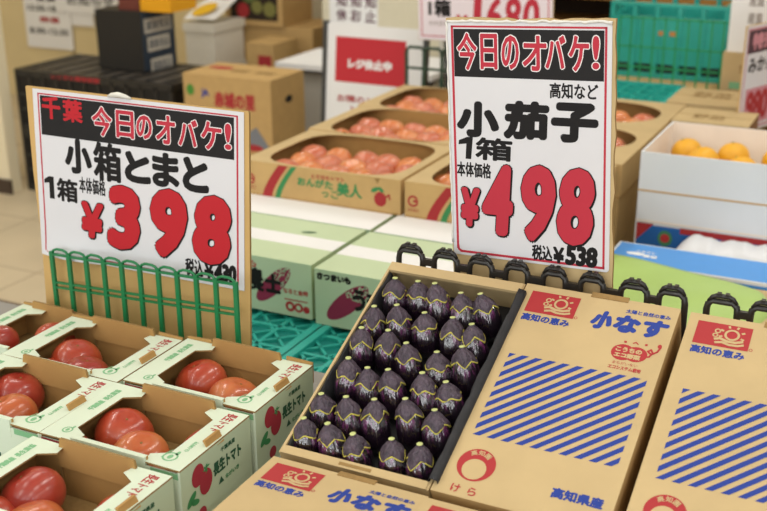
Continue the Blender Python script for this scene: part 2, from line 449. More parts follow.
def make_eggplant(idx):
    rnd = random.Random(idx*17+3)
    root = thing('eggplant', 'x', 'eggplant')
    k = (.98,1.06,1.0,.94,1.03)[idx]; fat = (1.08,1.11,1.05,1.13,1.09)[idx]
    bend = (.0,.003,-.003,.002,-.002)[idx]
    Lt = .075*k
    prof = [(.0006,0),(.0075,.0012),(.0132,.0048),(.0174,.0115),(.0196,.020),(.0205,.030),(.0203,.039),(.0192,.047),(.0172,.0545),(.0143,.061),(.0108,.0665),(.0072,.0712),(.0045,.0745)]
    prof = [(r*fat,z*k) for r,z in prof]
    def rad(z):
        for (r0,z0),(r1,z1) in zip(prof,prof[1:]):
            if z0 <= z <= z1: return r0+(r1-r0)*(z-z0)/(z1-z0)
        return prof[-1][0]
    bx = lambda z: bend*math.sin(PI*min(1,z/Lt))
    n = 28
    b = MB(); b.lathe(prof, EGG, n)
    b.v = [(x+bx(z),y,z) for x,y,z in b.v]
    b.build('fruit_body', root)
    ph = rnd.uniform(0,6.28); nl = (4,5,4,5,4)[idx]; amp = (.0070,.0050,.0085,.0045,.0075)[idx]*k
    z0 = (.0555,.057,.0545,.0565,.0575)[idx]*k
    def edge(a):
        u = ((a+ph)*nl/(2*PI)) % 1.0
        tri = abs(u-.5)*2
        return z0+amp*(tri**.8-.5)*1.5+.0012*math.sin(3*a+ph)
    # calyx shell with a peaked hem
    N = 40; vs=[]; fs=[]; top=.0752*k; K=8
    for i in range(N):
        a=2*PI*i/N; e=edge(a)
        for j in range(K+1):
            u=j/K; z=e+(top-e)*u
            puff=.0012+.0012*math.sin(PI*u)+.0007*math.sin(5*a+j)*(1-u)+.0007*math.sin(9*a+ph+j*.6)+.0004*math.sin(17*a+j)
            r=rad(min(z,.0744*k))+puff
            vs.append((r*math.cos(a)+bx(z),r*math.sin(a),z))
    for i in range(N):
        i2=(i+1)%N
        for j in range(K): fs.append((i*(K+1)+j,i2*(K+1)+j,i2*(K+1)+j+1,i*(K+1)+j+1))
    fs.append(tuple(i*(K+1)+K for i in range(N)))
    b=MB(); b.add(vs,fs,CALYX,smooth=True); cal=b.build('calyx', root)
    # pale rim under the hem
    b=MB(); vs=[];fs=[]
    for i in range(N):
        a=2*PI*i/N; e=edge(a)
        for dz,pf in ((.0009,.0016),(.0000,.0021),(-.0013,.0014),(-.0017,.0002)):
            z=e+dz; r=rad(z)+pf; vs.append((r*math.cos(a)+bx(z),r*math.sin(a),z))
    for i in range(N):
        i2=(i+1)%N
        for j in range(3): fs.append((i*4+j+1,i2*4+j+1,i2*4+j,i*4+j))
    b.add(vs,fs,RIM,smooth=True); b.build('calyx_rim', cal, label='pale yellow green rim')
    # stem and its cut end
    b=MB(); b.lathe([(.0058,.0738*k),(.0050,.0755*k),(.0046,.077*k),(.0044,.0788*k)], CALYX, 14); st=b.build('stem', root)
    b=MB(); b.lathe([(.0043,.0786*k),(.0047,.0796*k),(.0042,.0803*k),(.0012,.0803*k)], STEM_P, 14); b.build('cut_end', st, label='pale green cut end')
    return root
eggs = [make_eggplant(i) for i in range(5)]
# stem tips measured in the carton (across from the carton's right edge, down from its back edge)
TIPS = [[(-.218,-.035),(-.180,-.031),(-.147,-.037),(-.101,-.043),(-.070,-.039)],
 [(-.224,-.104),(-.188,-.095),(-.143,-.093),(-.095,-.094),(-.060,-.103)],
 [(-.223,-.153),(-.181,-.146),(-.144,-.162),(-.094,-.163),(-.057,-.151)],
 [(-.214,-.218),(-.182,-.222),(-.149,-.219),(-.095,-.214),(-.058,-.216)],
 [(-.229,-.286),(-.186,-.286),(-.145,-.277),(-.102,-.263),(-.054,-.269)],
 [(-.233,-.335),(-.191,-.338),(-.147,-.345),(-.092,-.335),(-.049,-.334)]]
ordn = ['leftmost','second from left','middle','second from right','rightmost']
rown = ['back row','second row from the back','third row from the back','third row from the front','second row from the front','front row']
RTI = Matrix.Rotation(TIL, 3, 'X')
used = [False]*5
rnd = random.Random(5)
for i, row in enumerate(TIPS):
    for j, (sx, ty) in enumerate(row):
        k = [0,1,2,3,4][(i*2+j*3+(i*j)%2) % 5]
        L = .0803*(.98,1.06,1.0,.94,1.03)[k]
        zb = .0340
        lean = math.radians(64+rnd.uniform(-3,3))
        tip = Vector((-w+sx+.2380+.0112, CD/2+ty-.0148, zb+L*math.sin(lean)))
        bx_ = -w+.0255+j*(2*w-.051)/4
        basep = Vector((bx_*.6+tip.x*.4+.004, max(tip.y-L*math.cos(lean), -CD/2+.0225), zb))
        basep.x = max(-w+.0255, min(w-.0255, basep.x))
        ax = (tip-basep).normalized(); P = tip-ax*L
        zq = ax
        xq = Vector((1,0,0)); xq = (xq-zq*xq.dot(zq)).normalized(); yq = zq.cross(xq)
        R = Matrix((xq,yq,zq)).transposed() @ Matrix.Rotation(rnd.uniform(0,6.28),3,'Z')
        Wm = Matrix.Translation(oc.location) @ (RTI @ R).to_4x4()
        loc = Vector(oc.location)+RTI @ P
        lab = 'dark eggplant, %s, %s of the open carton' % (ordn[j], rown[i])
        if not used[k]:
            r = eggs[k]; used[k] = True; r.location = loc; r.rotation_euler = (RTI @ R).to_euler()
            r['label'] = lab; r['group'] = 'eggplants in the open carton'
        else:
            dup(eggs[k], loc, (RTI @ R).to_euler(), lab, group='eggplants in the open carton')

# ================================================================== black divider fences behind the cartons
def black_fence(label, xs, y, ztop, zbot):
    root = thing('divider_fence', label, 'fence', ((xs[0][0]+xs[-1][1])/2, y, 0), group='black divider fences')
    cx = (xs[0][0]+xs[-1][1])/2
    for n_, (a,b_) in enumerate(xs):
        a-=cx; b_-=cx; b = MB(); zt = ztop-.0008*n_*0
        m_=(a+b_)/2; q=(b_-a)
        b.tube([(a+.0045,0,zbot),(a+.0045,0,zt-.018),(a+.006,0,zt-.009),(a+.013,0,zt-.0035),(b_-.013,0,zt-.0035),(b_-.006,0,zt-.009),(b_-.0045,0,zt-.018),(b_-.0045,0,zbot)],[.0055,.0052,.005,.0046,.0046,.005,.0052,.0055],BLACK_P,8)
        b.tube([(m_-q*.38,0,zt-.005),(m_-q*.28,0,zt+.003),(m_-q*.17,0,zt+.0055),(m_+q*.17,0,zt+.0055),(m_+q*.28,0,zt+.003),(m_+q*.38,0,zt-.005)],[.0032,.0034,.0040,.0040,.0034,.0032],BLACK_P,8)
        for sx_ in (-.11,.11): b.box(m_+q*sx_-.003,-.005,zt+.007,m_+q*sx_+.003,.004,zt+.0105,BLACK_P)
        b.box(a,-.003,zbot+.02,b_,.003,zbot+.026,BLACK_P)
        if n_<len(xs)-1:
            b.box(b_-.006,-.004,zt-.024,xs[n_+1][0]-cx+.006,.004,zt-.013,BLACK_P)
        b.build('fence_loop', root)
    return root
black_fence('black plastic divider fence with handle loops behind the open carton', [(-.751,-.698),(-.6865,-.6355),(-.6235,-.5747),(-.561,-.514),(-.4985,-.4517),(-.4375,-.391),(-.3736,-.323),(-.315,-.2665)], 1.566, H-.6255, TT)
black_fence('black plastic divider fence behind the right-edge carton', [(-.2435,-.19),(-.1805,-.128),(-.118,-.068)], 1.566, H-.6265, TT)

# ================================================================== price signs
def sign_root(name, label, pos, xd, up, group=None):
    xd = Vector(xd).normalized(); up = Vector(up); up = (up-xd*up.dot(xd)).normalized(); n = xd.cross(up)   # n faces the viewer
    R = Matrix((xd, -n, up)).transposed()
    return thing(name, label, 'sign', Vector((pos[0],pos[1],pos[2]+H)), R.to_euler(), group)
def head(F, boxes, bold):
    """red headline with white outline on the black band: character boxes in mm"""
    for ch,(x0,y0,x1,y1) in boxes:
        k=1e-3
        F.text(ch, x0*k,y0*k,x1*k,y1*k, LINER, .0003, bold=bold+.0014)
        e=1.5*k
        F.text(ch, x0*k+e,y0*k+e,x1*k-e,y1*k-e, RED, .0006, bold=bold)
def digits(F, boxes, bold, m=RED, sh=2.6, out=1.6):
    for ch,(x0,y0,x1,y1) in boxes:
        k=1e-3
        F.text(ch, (x0-out)*k+sh*k,(y0-out)*k-sh*.6*k,(x1+out)*k,(y1+out)*k-sh*.6*k, INK, .0003, bold=bold+out*k, skew=.07)
        F.text(ch, (x0-out)*k,(y0-out)*k,(x1+out)*k-sh*k*.4,(y1+out)*k, INK, .0005, bold=bold+out*k, skew=.07)
        F.text(ch, x0*k,y0*k,(x1)*k-sh*k*.4,y1*k, m, .0008, bold=bold, skew=.07)

# --- 498 sign
S = sign_root('price_sign', 'tall white price sign reading 498 yen for small eggplants, on brown board', (-.537,1.592,-.435),(.996,-.071,.062),(-.06,.025,.998))
b = MB()
pts = []
rb = random.Random(3)
X0,X1,Y0,Y1 = -.1365,.1395,-.262,.1955
for i in range(16): pts.append((X0+(X1-X0)*i/16, Y0))
for i in range(16): pts.append((X1+rb.uniform(-.002,.002), Y0+(Y1-Y0)*i/16))
for i in range(16): pts.append((X1+(X0-X1)*i/16, Y1+rb.uniform(-.002,.002)))
for i in range(16): pts.append((X0+rb.uniform(-.002,.002), Y1+(Y0-Y1)*i/16))
T = Matrix(((1,0,0,0),(0,0,-1,0),(0,1,0,0),(0,0,0,1)))
b.prism(pts, -.006, -.0005, KRAFT, T, KRAFT_EDGE)
b.build('backing_board', S)
b = MB()
# paper with softly waved surface and rounded corners
def rr(x0,y0,x1,y1,r,n=5):
    out=[]
    for cx,cy,a in ((x1-r,y0+r,-90),(x1-r,y1-r,0),(x0+r,y1-r,90),(x0+r,y0+r,180)):
        for i in range(n+1):
            t_=math.radians(a+90*i/n); out.append((cx+r*math.cos(t_),cy+r*math.sin(t_)))
    return out
b.prism(rr(-.1343,-.1902,.1343,.1902,.006), 0, .0008, PAPER, T)
pap = b.build('paper_sheet', S)
NF = (0,-.0008,0)
def sub(name, parent, fn, label=None):
    b = MB(); F = Face(b, NF, (1,0,0), (0,0,1), .0002); fn(F); return b.build(name, parent, label=label)
k=1e-3
def f1(F):
    R=lambda x0,y0,x1,y1:F.rect(x0*k,y0*k,x1*k,y1*k,RED)
    R(-128,-180,-124,184); R(123.5,-186,127,184); R(-128,181.5,127,184.5); R(-122,-186,127,-182); 
    F.line([(-.126,-.172),(-.1245,-.181),(-.118,-.1845)],.004,RED,1e-5)
sub('red_border', pap, f1)
sub('header_band', pap, lambda F: F.rect(-.1235,.105,.1225,.1793,BAND))
HB=[('今',(-119,114,-82,175)),('日',(-79,116,-47,174)),('の',(-43,117,-11,172)),('オ',(-8,116,34,172)),('バ',(29,120,64,173)),('ケ',(66,117,101,173)),('!',(103,121,117,173))]
sub('headline_lettering', pap, lambda F: head(F, HB, .0012))
def f2(F):
    F.text('高知など', .037,.077,.114,.101, INK, bold=.0006)
    for ch,bx in (('小',(-122,9,-47,67)),('茄',(-40,10,36,71)),('子',(39,10,115,72))): F.text(ch, bx[0]*k,bx[1]*k,bx[2]*k,bx[3]*k, INK, bold=.0042, skew=.04)
    F.poly([(-.108,-.027),(-.098,-.027),(-.094,.009),(-.104,.009),(-.119,.003),(-.120,-.004),(-.106,-.002)][::1], INK)
    F.text('箱',-.090,-.027,-.026,.010, INK, bold=.0016, skew=.05)
    F.text('本体価格', -.124,-.057,-.063,-.032, INK, bold=.0006)
sub('product_lettering', pap, f2)
def f3(F):
    digits(F,[('¥',(-119,-140,-84,-74))],.0034)
    digits(F,[('4',(-79,-150,-24,-32)),('9',(-13,-154,47,-28)),('8',(50,-153,111,-28))],.0062)
sub('price_lettering', pap, f3)
def f4(F):
    F.text('税込', .006,-.184,.041,-.158, INK, bold=.0008); F.text('¥', .042,-.185,.061,-.158, INK, bold=.0014)
    F.text('538', .063,-.186,.116,-.152, INK, bold=.0024, skew=.06)
sub('tax_lettering', pap, f4)
# crumpled clear film bunched round the sheet's edge
FILM = mat('film_white','#dedcd6',.35,var=.08,vscale=120,bump=.6,bscale=120)
b = MB(); pts=[]; rads=[]; rb=random.Random(9)
for i in range(40): pts.append((-.1345+.269*i/39, -.0015+rb.uniform(-.001,.001), .1915+rb.uniform(-.0012,.0012))); rads.append(.0016+rb.uniform(0,.0011))
b.tube(pts, rads, FILM, 7)
pts=[];rads=[]
for i in range(34): pts.append((-.1347+rb.uniform(-.0008,.0008), -.0015, .19-.36*i/33)); rads.append(.0013+rb.uniform(0,.0009))
b.tube(pts, rads, FILM, 7)
b.build('clear_film_edge', S, label='crumpled clear film edge')

# --- 398 sign
q = 1.02
S2 = sign_root('price_sign', 'wide white price sign reading 398 yen for boxed tomatoes, behind green fence', (-1.224*q,1.485*q,-.561*q),(.999,.036,-.011),(.009,.07,.998))
b = MB(); b.prism([(-.2385*q,.158*q),(-.236*q,.1595*q),(.229*q,.1585*q),(.2305*q,.156*q),(.233*q,-.330),(-.218*q,-.325),(-.222*q,-.13*q),(-.232*q,.0)], -.006,-.0005, mat('board_tan','#c9a56a',.75,var=.06,vscale=10,bump=.06), T, KRAFT_EDGE)
b.build('backing_board', S2)
# paper whose lower left corner lifts off the board
b = MB(); nx,ny = 30,22; vs=[]; fs=[]
PW,PH = .2217*q,.1563*q
def lift2(x,y):
    u = (-x/PW*.5+.5); v=(.5-y/PH*.5)
    e = max(0, v-.80)/.20; g = max(0, 1-abs(u-.84)/.16) if u>.6 else 0
    return .012*e*e*(g**.7)
for j in range(ny+1):
    for i in range(nx+1):
        x=-PW+2*PW*i/nx; y=PH-2*PH*j/ny
        vs.append((x,-.0008-lift2(x,y),y))
for j in range(ny):
    for i in range(nx): fs.append((j*(nx+1)+i,(j+1)*(nx+1)+i,(j+1)*(nx+1)+i+1,j*(nx+1)+i+1))
b.add(vs,fs,PAPER,smooth=True); pap2=b.build('paper_sheet', S2)
def sub2(name, fn): 
    b = MB(); F = Face(b, NF, (1,0,0), (0,0,1), .0002); fn(F)
    b.v=[(x,yy-lift2(x,zz),zz) for x,yy,zz in b.v]
    return b.build(name, pap2)
kq=k*q
def g1(F):
    def R(x0,y0,x1,y1):
        n=12
        for i in range(n):
            if abs(x1-x0)>abs(y1-y0): F.rect((x0+(x1-x0)*i/n)*kq,y0*kq,(x0+(x1-x0)*(i+1)/n)*kq,y1*kq,RED)
            else: F.rect(x0*kq,(y0+(y1-y0)*i/n)*kq,x1*kq,(y0+(y1-y0)*(i+1)/n)*kq,RED)
    R(-211,-147,-208,149); R(207,-147,210.5,149); R(-211,147,210,149.5); R(-206,-150,208,-146.5)
sub2('red_border', g1)
sub2('header_band', lambda F: F.rect(-.2055*q,.0735*q,.2025*q,.1455*q,BAND))
HB2=[('今',(-92,83,-46,139)),('日',(-40,85,1,137)),('の',(3,88,39,133)),('オ',(44,84,87,137)),('バ',(90,85,132,135)),('ケ',(136,84,180,136)),('!',(183,88,199,136))]
sc=lambda L:[(c,tuple(v*q for v in bx)) for c,bx in L]
sub2('headline_lettering', lambda F: head(F, sc(HB2), .0014))
def g2(F):
    F.text('千',-.202*q,.104*q,-.160*q,.146*q, RED_B, .0003, bold=.0016); F.text('葉',-.155*q,.103*q,-.111*q,.144*q, RED_B, .0003, bold=.0014)
sub2('origin_lettering', g2)
def g3(F):
    for ch,bx,bo in (('小',(-156,9,-95,74),.0036),('箱',(-92,3,-30,74),.0026),('と',(-24,8,32,65),.004),('ま',(35,8,92,70),.0034),('と',(98,7,152,69),.004)): F.text(ch,*[v*kq for v in bx],INK,bold=bo)
    F.poly([(-.195*q,-.045*q),(-.184*q,-.045*q),(-.184*q,-.003*q),(-.195*q,-.003*q),(-.206*q,-.010*q),(-.206*q,-.017*q),(-.195*q,-.015*q)],INK); F.text('箱',-.178*q,-.047*q,-.130*q,-.003*q,INK,bold=.0016)
    F.text('本体価格',-.126*q,-.025*q,-.067*q,.005*q,INK,bold=.0006)
sub2('product_lettering', g3)
def g4(F):
    digits(F, sc([('¥',(-125,-108,-74,-40))]), .0036, RED_B)
    digits(F, sc([('3',(-64,-120,8,0)),('9',(27,-121,107,7)),('8',(118,-119,197,7))]), .0092, RED_B)
sub2('price_lettering', g4)
def g5(F):
    F.text('税込',.100*q,-.146*q,.138*q,-.114*q,INK,bold=.0009); F.text('¥',.139*q,-.147*q,.160*q,-.115*q,INK,bold=.0014)
    F.text('430',.160*q,-.149*q,.206*q,-.113*q,INK,bold=.0024,skew=.06)
sub2('tax_lettering', g5)
b=MB(); b.tube([(-.055,-.001,.1605),(-.045,-.004,.164),(-.03,-.005,.166),(-.015,-.004,.164),(-.005,-.001,.1605)],[.002,.004,.005,.004,.002],mat('clear_tape','#d8d6cc',.25),8); b.build('tape_tab', S2, label='crumpled clear tape at the top edge')

# --- green fence in front of it
fz = 1.0138*1.003
G = thing('divider_fence', 'green plastic divider fence in front of the wide 398 sign', 'fence', (-1.21,1.478,0))
yb=0
xs=[-1.4115*fz+.0409*fz*i+1.21 for i in range(11)]
ZT = lambda x: H-(.7005-.0085*(x-xs[0])/(xs[-1]-xs[0]))*fz
ZR = lambda x: H-(.766-.0185*(x-xs[0])/(xs[-1]-xs[0]))*fz
for i,x in enumerate(xs):
    b=MB(); b.bar((x-.001,0,TT),(x,0,ZT(x)),.0082,.006,GREEN_P); b.build('post',G)
for dz in (.004,-.006):
    MB().bar((xs[0],0,ZR(xs[0])+dz),(xs[-1],0,ZR(xs[-1])+dz),.0035,.005,GREEN_P).build('rail',G)
MB().bar((xs[0],0,TT+.02),(xs[-1],0,TT+.02),.004,.005,GREEN_P).build('rail',G)
for i in range(10):
    x0,x1=xs[i],xs[i+1]; z0,z1=ZT(x0),ZT(x1); m_=(x0+x1)/2; zm=(z0+z1)/2
    b=MB(); b.tube([(x0,0,z0-.003),(x0+.006,0,z0+.003),(m_-.007,0,zm+.006),(m_+.007,0,zm+.006),(x1-.006,0,z1+.003),(x1,0,z1-.003)],.0026,GREEN_P,8)
    b.bar((x0,0,z0-.005),(x1,0,z1-.005),.004,.005,GREEN_P)
    b.build('top_loop',G)

# ================================================================== tomatoes
def tomato_mat(name, c1, c2):
    m = bpy.data.materials.new(name); m.use_nodes = True; nt = m.node_tree; p = nt.nodes['Principled BSDF']
    tc = nt.nodes.new('ShaderNodeTexCoord'); n = nt.nodes.new('ShaderNodeTexNoise'); n.inputs['Scale'].default_value = 22; n.inputs['Detail'].default_value = 4
    nt.links.new(tc.outputs['Object'], n.inputs[0])
    r = nt.nodes.new('ShaderNodeValToRGB'); r.color_ramp.elements[0].position=.35; r.color_ramp.elements[1].position=.72
    r.color_ramp.elements[0].color=(*rgb(c1),1); r.color_ramp.elements[1].color=(*rgb(c2),1)
    nt.links.new(n.outputs[0], r.inputs[0]); nt.links.new(r.outputs[0], p.inputs['Base Color'])
    p.inputs['Roughness'].default_value=.28; p.inputs['Coat Weight'].default_value=.35; p.inputs['Coat Roughness'].default_value=.12
    p.inputs['Subsurface Weight'].default_value=.06; p.inputs['Subsurface Radius'].default_value=(.02,.006,.003); p.inputs['Subsurface Scale'].default_value=.3
    n2 = nt.nodes.new('ShaderNodeTexNoise'); n2.inputs['Scale'].default_value=60; nt.links.new(tc.outputs['Object'], n2.inputs[0])
    bu = nt.nodes.new('ShaderNodeBump'); bu.inputs['Strength'].default_value=.10; bu.inputs['Distance'].default_value=.002
    nt.links.new(n2.outputs[0], bu.inputs['Height']); nt.links.new(bu.outputs[0], p.inputs['Normal'])
    return m
TM = [tomato_mat('tomato_red','#a83c26','#bd5636'), tomato_mat('tomato_orange','#bb5c32','#c87c4a'), tomato_mat('tomato_deep','#9c3226','#b04837')]
TMB = [tomato_mat('tomato_pink','#c46a4c','#da9372'), tomato_mat('tomato_amber','#cf7743','#e0a06a')]
SCAR = mat('blossom_scar','#8a6a3c',.7)
def make_tomato(idx, m, rr_=.043):
    rnd = random.Random(idx*31+1)
    root = thing('tomato','x','tomato')
    prof=[]; N=18
    for i in range(N+1):
        a=-PI/2+PI*i/N
        prof.append((max(.0006,rr_*math.cos(a)**.86 if math.cos(a)>0 else .0006), rr_*.80*math.sin(a)))
    nl=rnd.choice((5,6,7)); ph=rnd.uniform(0,6)
    def fn(r,z,a):
        lob=1+.022*math.cos(nl*a+ph)*(.4+.6*abs(z)/rr_)+.02*math.cos(2*a+ph)
        if z>0: z=z-.0045*math.exp(-(r/(rr_*.22))**2)
        else: z=z+.008*math.exp(-(r/(rr_*.3))**2)
        return r*lob,z
    b=MB(); b.lathe(prof,m,36,fn=fn); b.v=[(x,y,z+rr_*.80) for x,y,z in b.v]; b.build('fruit',root)
    b=MB(); zt=rr_*1.6-.0045+.0003; b.lathe([(.0022,zt-.0006),(.0020,zt+.0004),(.0006,zt+.0007)],SCAR,10); b.build('blossom_scar',root)
    return root
toms=[make_tomato(0,TM[0]),make_tomato(1,TM[1]),make_tomato(2,TM[2])]
tused=set()
def place_tom(k, x, y, z, label, group, s=1., protos=toms, pk='a'):
    rot=(rnd.uniform(-.35,.35),rnd.uniform(-.35,.35),rnd.uniform(0,6.28))
    z+= .003*abs(rot[0])+.003*abs(rot[1])
    if (pk,k) not in tused:
        tused.add((pk,k)); r=protos[k]; r.location=(x,y,z); r.rotation_euler=rot; r.scale=(s,s,s); r['label']=label; r['group']=group; return r
    return dup(protos[k],(x,y,z),rot,label,s,group)

# ------------------------------------------------------------------ small tomato boxes
TBH=.110; TBW=.25; TBD=.177
def tomato_box(root, wd, rflange=True, back_flaps=False, hh=TBH):
    w,d,h=wd/2,TBD/2,hh; t=.0035
    b=MB(); b.box(-w,-d,0,w,d,t,{'*':CARD_G,'t':KRAFT_IN})
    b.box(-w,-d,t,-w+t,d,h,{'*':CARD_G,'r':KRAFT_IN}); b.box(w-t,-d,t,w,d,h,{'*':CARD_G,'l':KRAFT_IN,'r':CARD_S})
    b.box(-w+t,-d,t,w-t,-d+t,h-.004,{'*':CARD_G,'k':KRAFT_IN}); b.box(-w+t,d-t,t,w-t,d,h-.004,{'*':CARD_G,'f':KRAFT_IN})
    # inner corner folds
    for sx in (-1,1):
        b.box(sx*(w-.055)-.0015,d-t-.0035,t,sx*(w-.055)+.0015,d-t,h-.006,KRAFT_EDGE)
    body=b
    MB().box(-w+t+.002,-d+t+.002,.030,w-t-.002,d-t-.002,.033,KRAFT_EDGE).build('inner_tray',root)
    pw=min(.066,w*.6)
    # raised end panels
    b=MB(); b.box(-pw,-d+t,h-.03,pw,-d+t+.0045,h+.009,{'*':KRAFT_IN,'t':CARD_G,'f':CARD_G}); b.box(-pw,-d-.0005,h-.02,pw,-d+t,h+.009,{'*':CARD_G}); b.build('end_panel',root,bevel=.001)
    b=MB(); b.prism([(-pw-.006,h-.03),(pw+.006,h-.03),(pw+.004,h-.004),(pw,h+.0155),(-pw,h+.017),(-pw-.004,h-.002)],-.0045,0,KRAFT_IN,Matrix(((1,0,0,0),(0,0,-1,d-t-.0045),(0,1,0,0),(0,0,0,1))),KRAFT_EDGE); b.build('end_panel',root)
    if back_flaps:
        for sx in (-1,1):
            b=MB(); x0=w-.052; b.prism([(sx*x0,h-.03),(sx*w,h-.03),(sx*w,h+.007),(sx*(x0+.002),h+.009)][::sx],-.003,0,KRAFT_IN,Matrix(((1,0,0,0),(0,0,-1,d+.0002),(0,1,0,0),(0,0,0,1))),KRAFT_EDGE); b.build('corner_flap',root)
    # top flanges with chamfered cut-outs
    for sx in ((-1,1) if rflange else (-1,)):
        E=.066; I=.041; q1=d-.022; q2=d-.036
        poly=[(0,-d),(E-.004,-d+.001),(E,-q1),(I,-q2),(I,q2),(E,q1),(E-.004,d-.001),(0,d)]
        poly=[(sx*(w-x),y) for x,y in poly]
        if sx>0: poly=poly[::-1]
        poly=poly[::-1]
        b=MB(); b.prism(poly,h,h+.0028,CARD_G,None,KRAFT_EDGE)
        F=Face(b,(sx*(w-.018),0,h+.0028),(0,1,0) if sx<0 else (0,-1,0),(-1,0,0) if sx<0 else (1,0,0),.0002)
        # small print along the flange; x runs along the box depth, y across it
        if sx>0:
            F.text('長生トマト',-.080,-.013,-.024,.006,RED_O,bold=.0005)
            F.text('みんなのトマト',.012,-.010,.042,-.002,GREEN_T,bold=.0004)
            F.ring(.062,-.017,.009,.012,GREEN_T,n=18); F.ell(.062,-.017,.006,.004,GREEN_T,n=10); F.ell(.050,-.012,.006,.003,GREEN_T,n=8); F.line([(.045,-.024),(.055,-.028),(.068,-.028)],.0015,GREEN_T)
        else:
            F.text('千葉県産',-.002,-.008,.030,.004,GREEN_T,bold=.0008)
            F.text('長生農協',.034,-.008,.070,.004,GREEN_T,bold=.0006)
            F.ring(-.064,-.014,.006,.0085,GREEN_T,n=16); F.ell(-.064,-.014,.004,.003,GREEN_T,n=10); F.ell(-.054,-.018,.004,.002,GREEN_T,n=8)
        b.build('top_flange',root)
    # kraft hand-hole flap
    if rflange:
        b=MB(); b.add([(w-.004,-.019,h+.002),(w-.001,-.019,h-.004),(w+.001,.019,h-.004),(w-.004,.019,h+.002),(w-.010,-.019,h+.012),(w-.006,-.018,h+.012),(w-.006,.018,h+.012),(w-.010,.018,h+.012)],[(3,2,1,0),(4,5,6,7),(0,1,5,4),(1,2,6,5),(2,3,7,6),(3,0,4,7)],KRAFT_IN)
        b.build('hand_hole_flap',root,label='brown hand-hole flap')
    # print on the right end face and the red mark on the front
    b=body; F=Face(b,(w,-d,0),(0,1,0),(0,0,1),.0004)
    F.ell(.040,h-.026,.0145,.0175,DRED,rot=-.3); F.ell(.058,h-.045,.0155,.020,DRED,.0001,rot=-.2)
    for a in (20,75,130,185,250): 
        t_=math.radians(a); F.poly([(.061,h-.025),(.061+.010*math.cos(t_),h-.025+.008*math.sin(t_)),(.061+.005*math.cos(t_+.8),h-.025+.005*math.sin(t_+.8))],GREEN_I,.0003)
    F.ell(.022,h-.056,.014,.006,GREEN_I,rot=.7); F.ell(.030,h-.064,.010,.005,GREEN_I,rot=-.3)
    F.text('長生トマト',.077,h-.050,.150,h-.027,DGREEN_I,bold=.0011)
    F.text('千葉県産',.098,h-.020,.135,h-.012,DGREEN_I,bold=.0003)
    F.poly([(.088,h-.068),(.095,h-.057),(.102,h-.068)],DGREEN_I); F.text('ながいき',.106,h-.068,.142,h-.060,GREEN_I,bold=.0003)
    F.ell(.045,h-.090,.010,.010,DRED)
    F=Face(b,(-w,-d,0),(1,0,0),(0,0,1),.0004)
    F.rect(.003,h-.0125,.05,h-.003,DRED); F.rect(wd-.05,h-.0125,wd-.003,h-.003,GREEN_T)
    F.text('長生トマト',.08,.03,.17,.06,DGREEN_I,bold=.0012)
    b.build('box_body',root)
    return root
def tb(x,y,zr,label,wd=TBW,rf=True,bf=False,hh=TBH):
    r=thing('tomato_box',label,'box',(x,y,H+zr-hh),(0,0,rnd.uniform(-.006,.006)),'small tomato boxes')
    return tomato_box(r,wd,rf,bf,hh)
ZB=-.802
tb(-0.9595,1.330,ZB,'white and brown tomato box in the back right, beside the open eggplants',bf=True)
tb(-0.9605,1.140,ZB,'white and brown tomato box in the middle of the right-hand column',)
tb(-0.9620,.950,ZB,'white and brown tomato box nearest the camera, bottom left corner')
tb(-1.2105,1.318,ZB,'white and brown tomato box below the 398 sign, left of the one by the eggplants',bf=True,wd=.2455)
tb(-1.2085,1.140,ZB,'white and brown tomato box at the left edge of the photo',wd=.2455)
tb(-1.4155,1.3625,ZB-.022,'white and brown tomato box far back left, partly hidden, by the sign board corner',wd=.160,rf=False,bf=True,hh=TBH-.022)
base=TT+.0338
def T_(k,x,y,label,s=1.): place_tom(k,x,y,base+ (0 if s<=1 else 0),label,'tomatoes in the small boxes',s)
gA='in the nearest tomato box'; gB='in the middle tomato box of the right column'; gC='in the tomato box beside the eggplants'; gD='in the tomato box before the 398 sign'; gE='in the tomato box at the left edge'
T_(2,-1.010,.972,'large deep red tomato at the back left '+gA,1.08); T_(1,-.962,.908,'orange tomato front centre '+gA,.98); T_(0,-.878,.968,'red tomato at the right '+gA,.98); T_(0,-1.045,.900,'red tomato at the front left '+gA,.9)
T_(0,-1.032,1.163,'large red tomato at the back left '+gB,1.05); T_(0,-1.048,1.082,'red tomato at the front left '+gB,.90); T_(1,-.966,1.122,'orange red tomato in the centre '+gB,1.02); T_(2,-.875,1.185,'red tomato at the right '+gB,.92); T_(1,-.880,1.105,'orange tomato at the front right '+gB,.9)
T_(0,-1.003,1.360,'large red tomato at the back left '+gC,1.06); T_(1,-.940,1.320,'orange tomato at the centre '+gC,1.04); T_(2,-.870,1.360,'red tomato at the right '+gC,.90)
T_(0,-1.268,1.326,'large red tomato at the back '+gD,1.06); T_(2,-1.214,1.284,'bright red tomato front right '+gD,1.0); T_(0,-1.275,1.275,'red tomato at the front left '+gD,.82)
T_(2,-1.272,1.186,'red tomato at the back '+gE,1.0); T_(1,-1.205,1.124,'orange red tomato at the front right '+gE,1.06)
gF='in the partly hidden box by the sign board corner'
T_(0,-1.372,1.385,'red tomato at the back '+gF,.92); T_(2,-1.445,1.330,'red tomato at the front '+gF,.92)

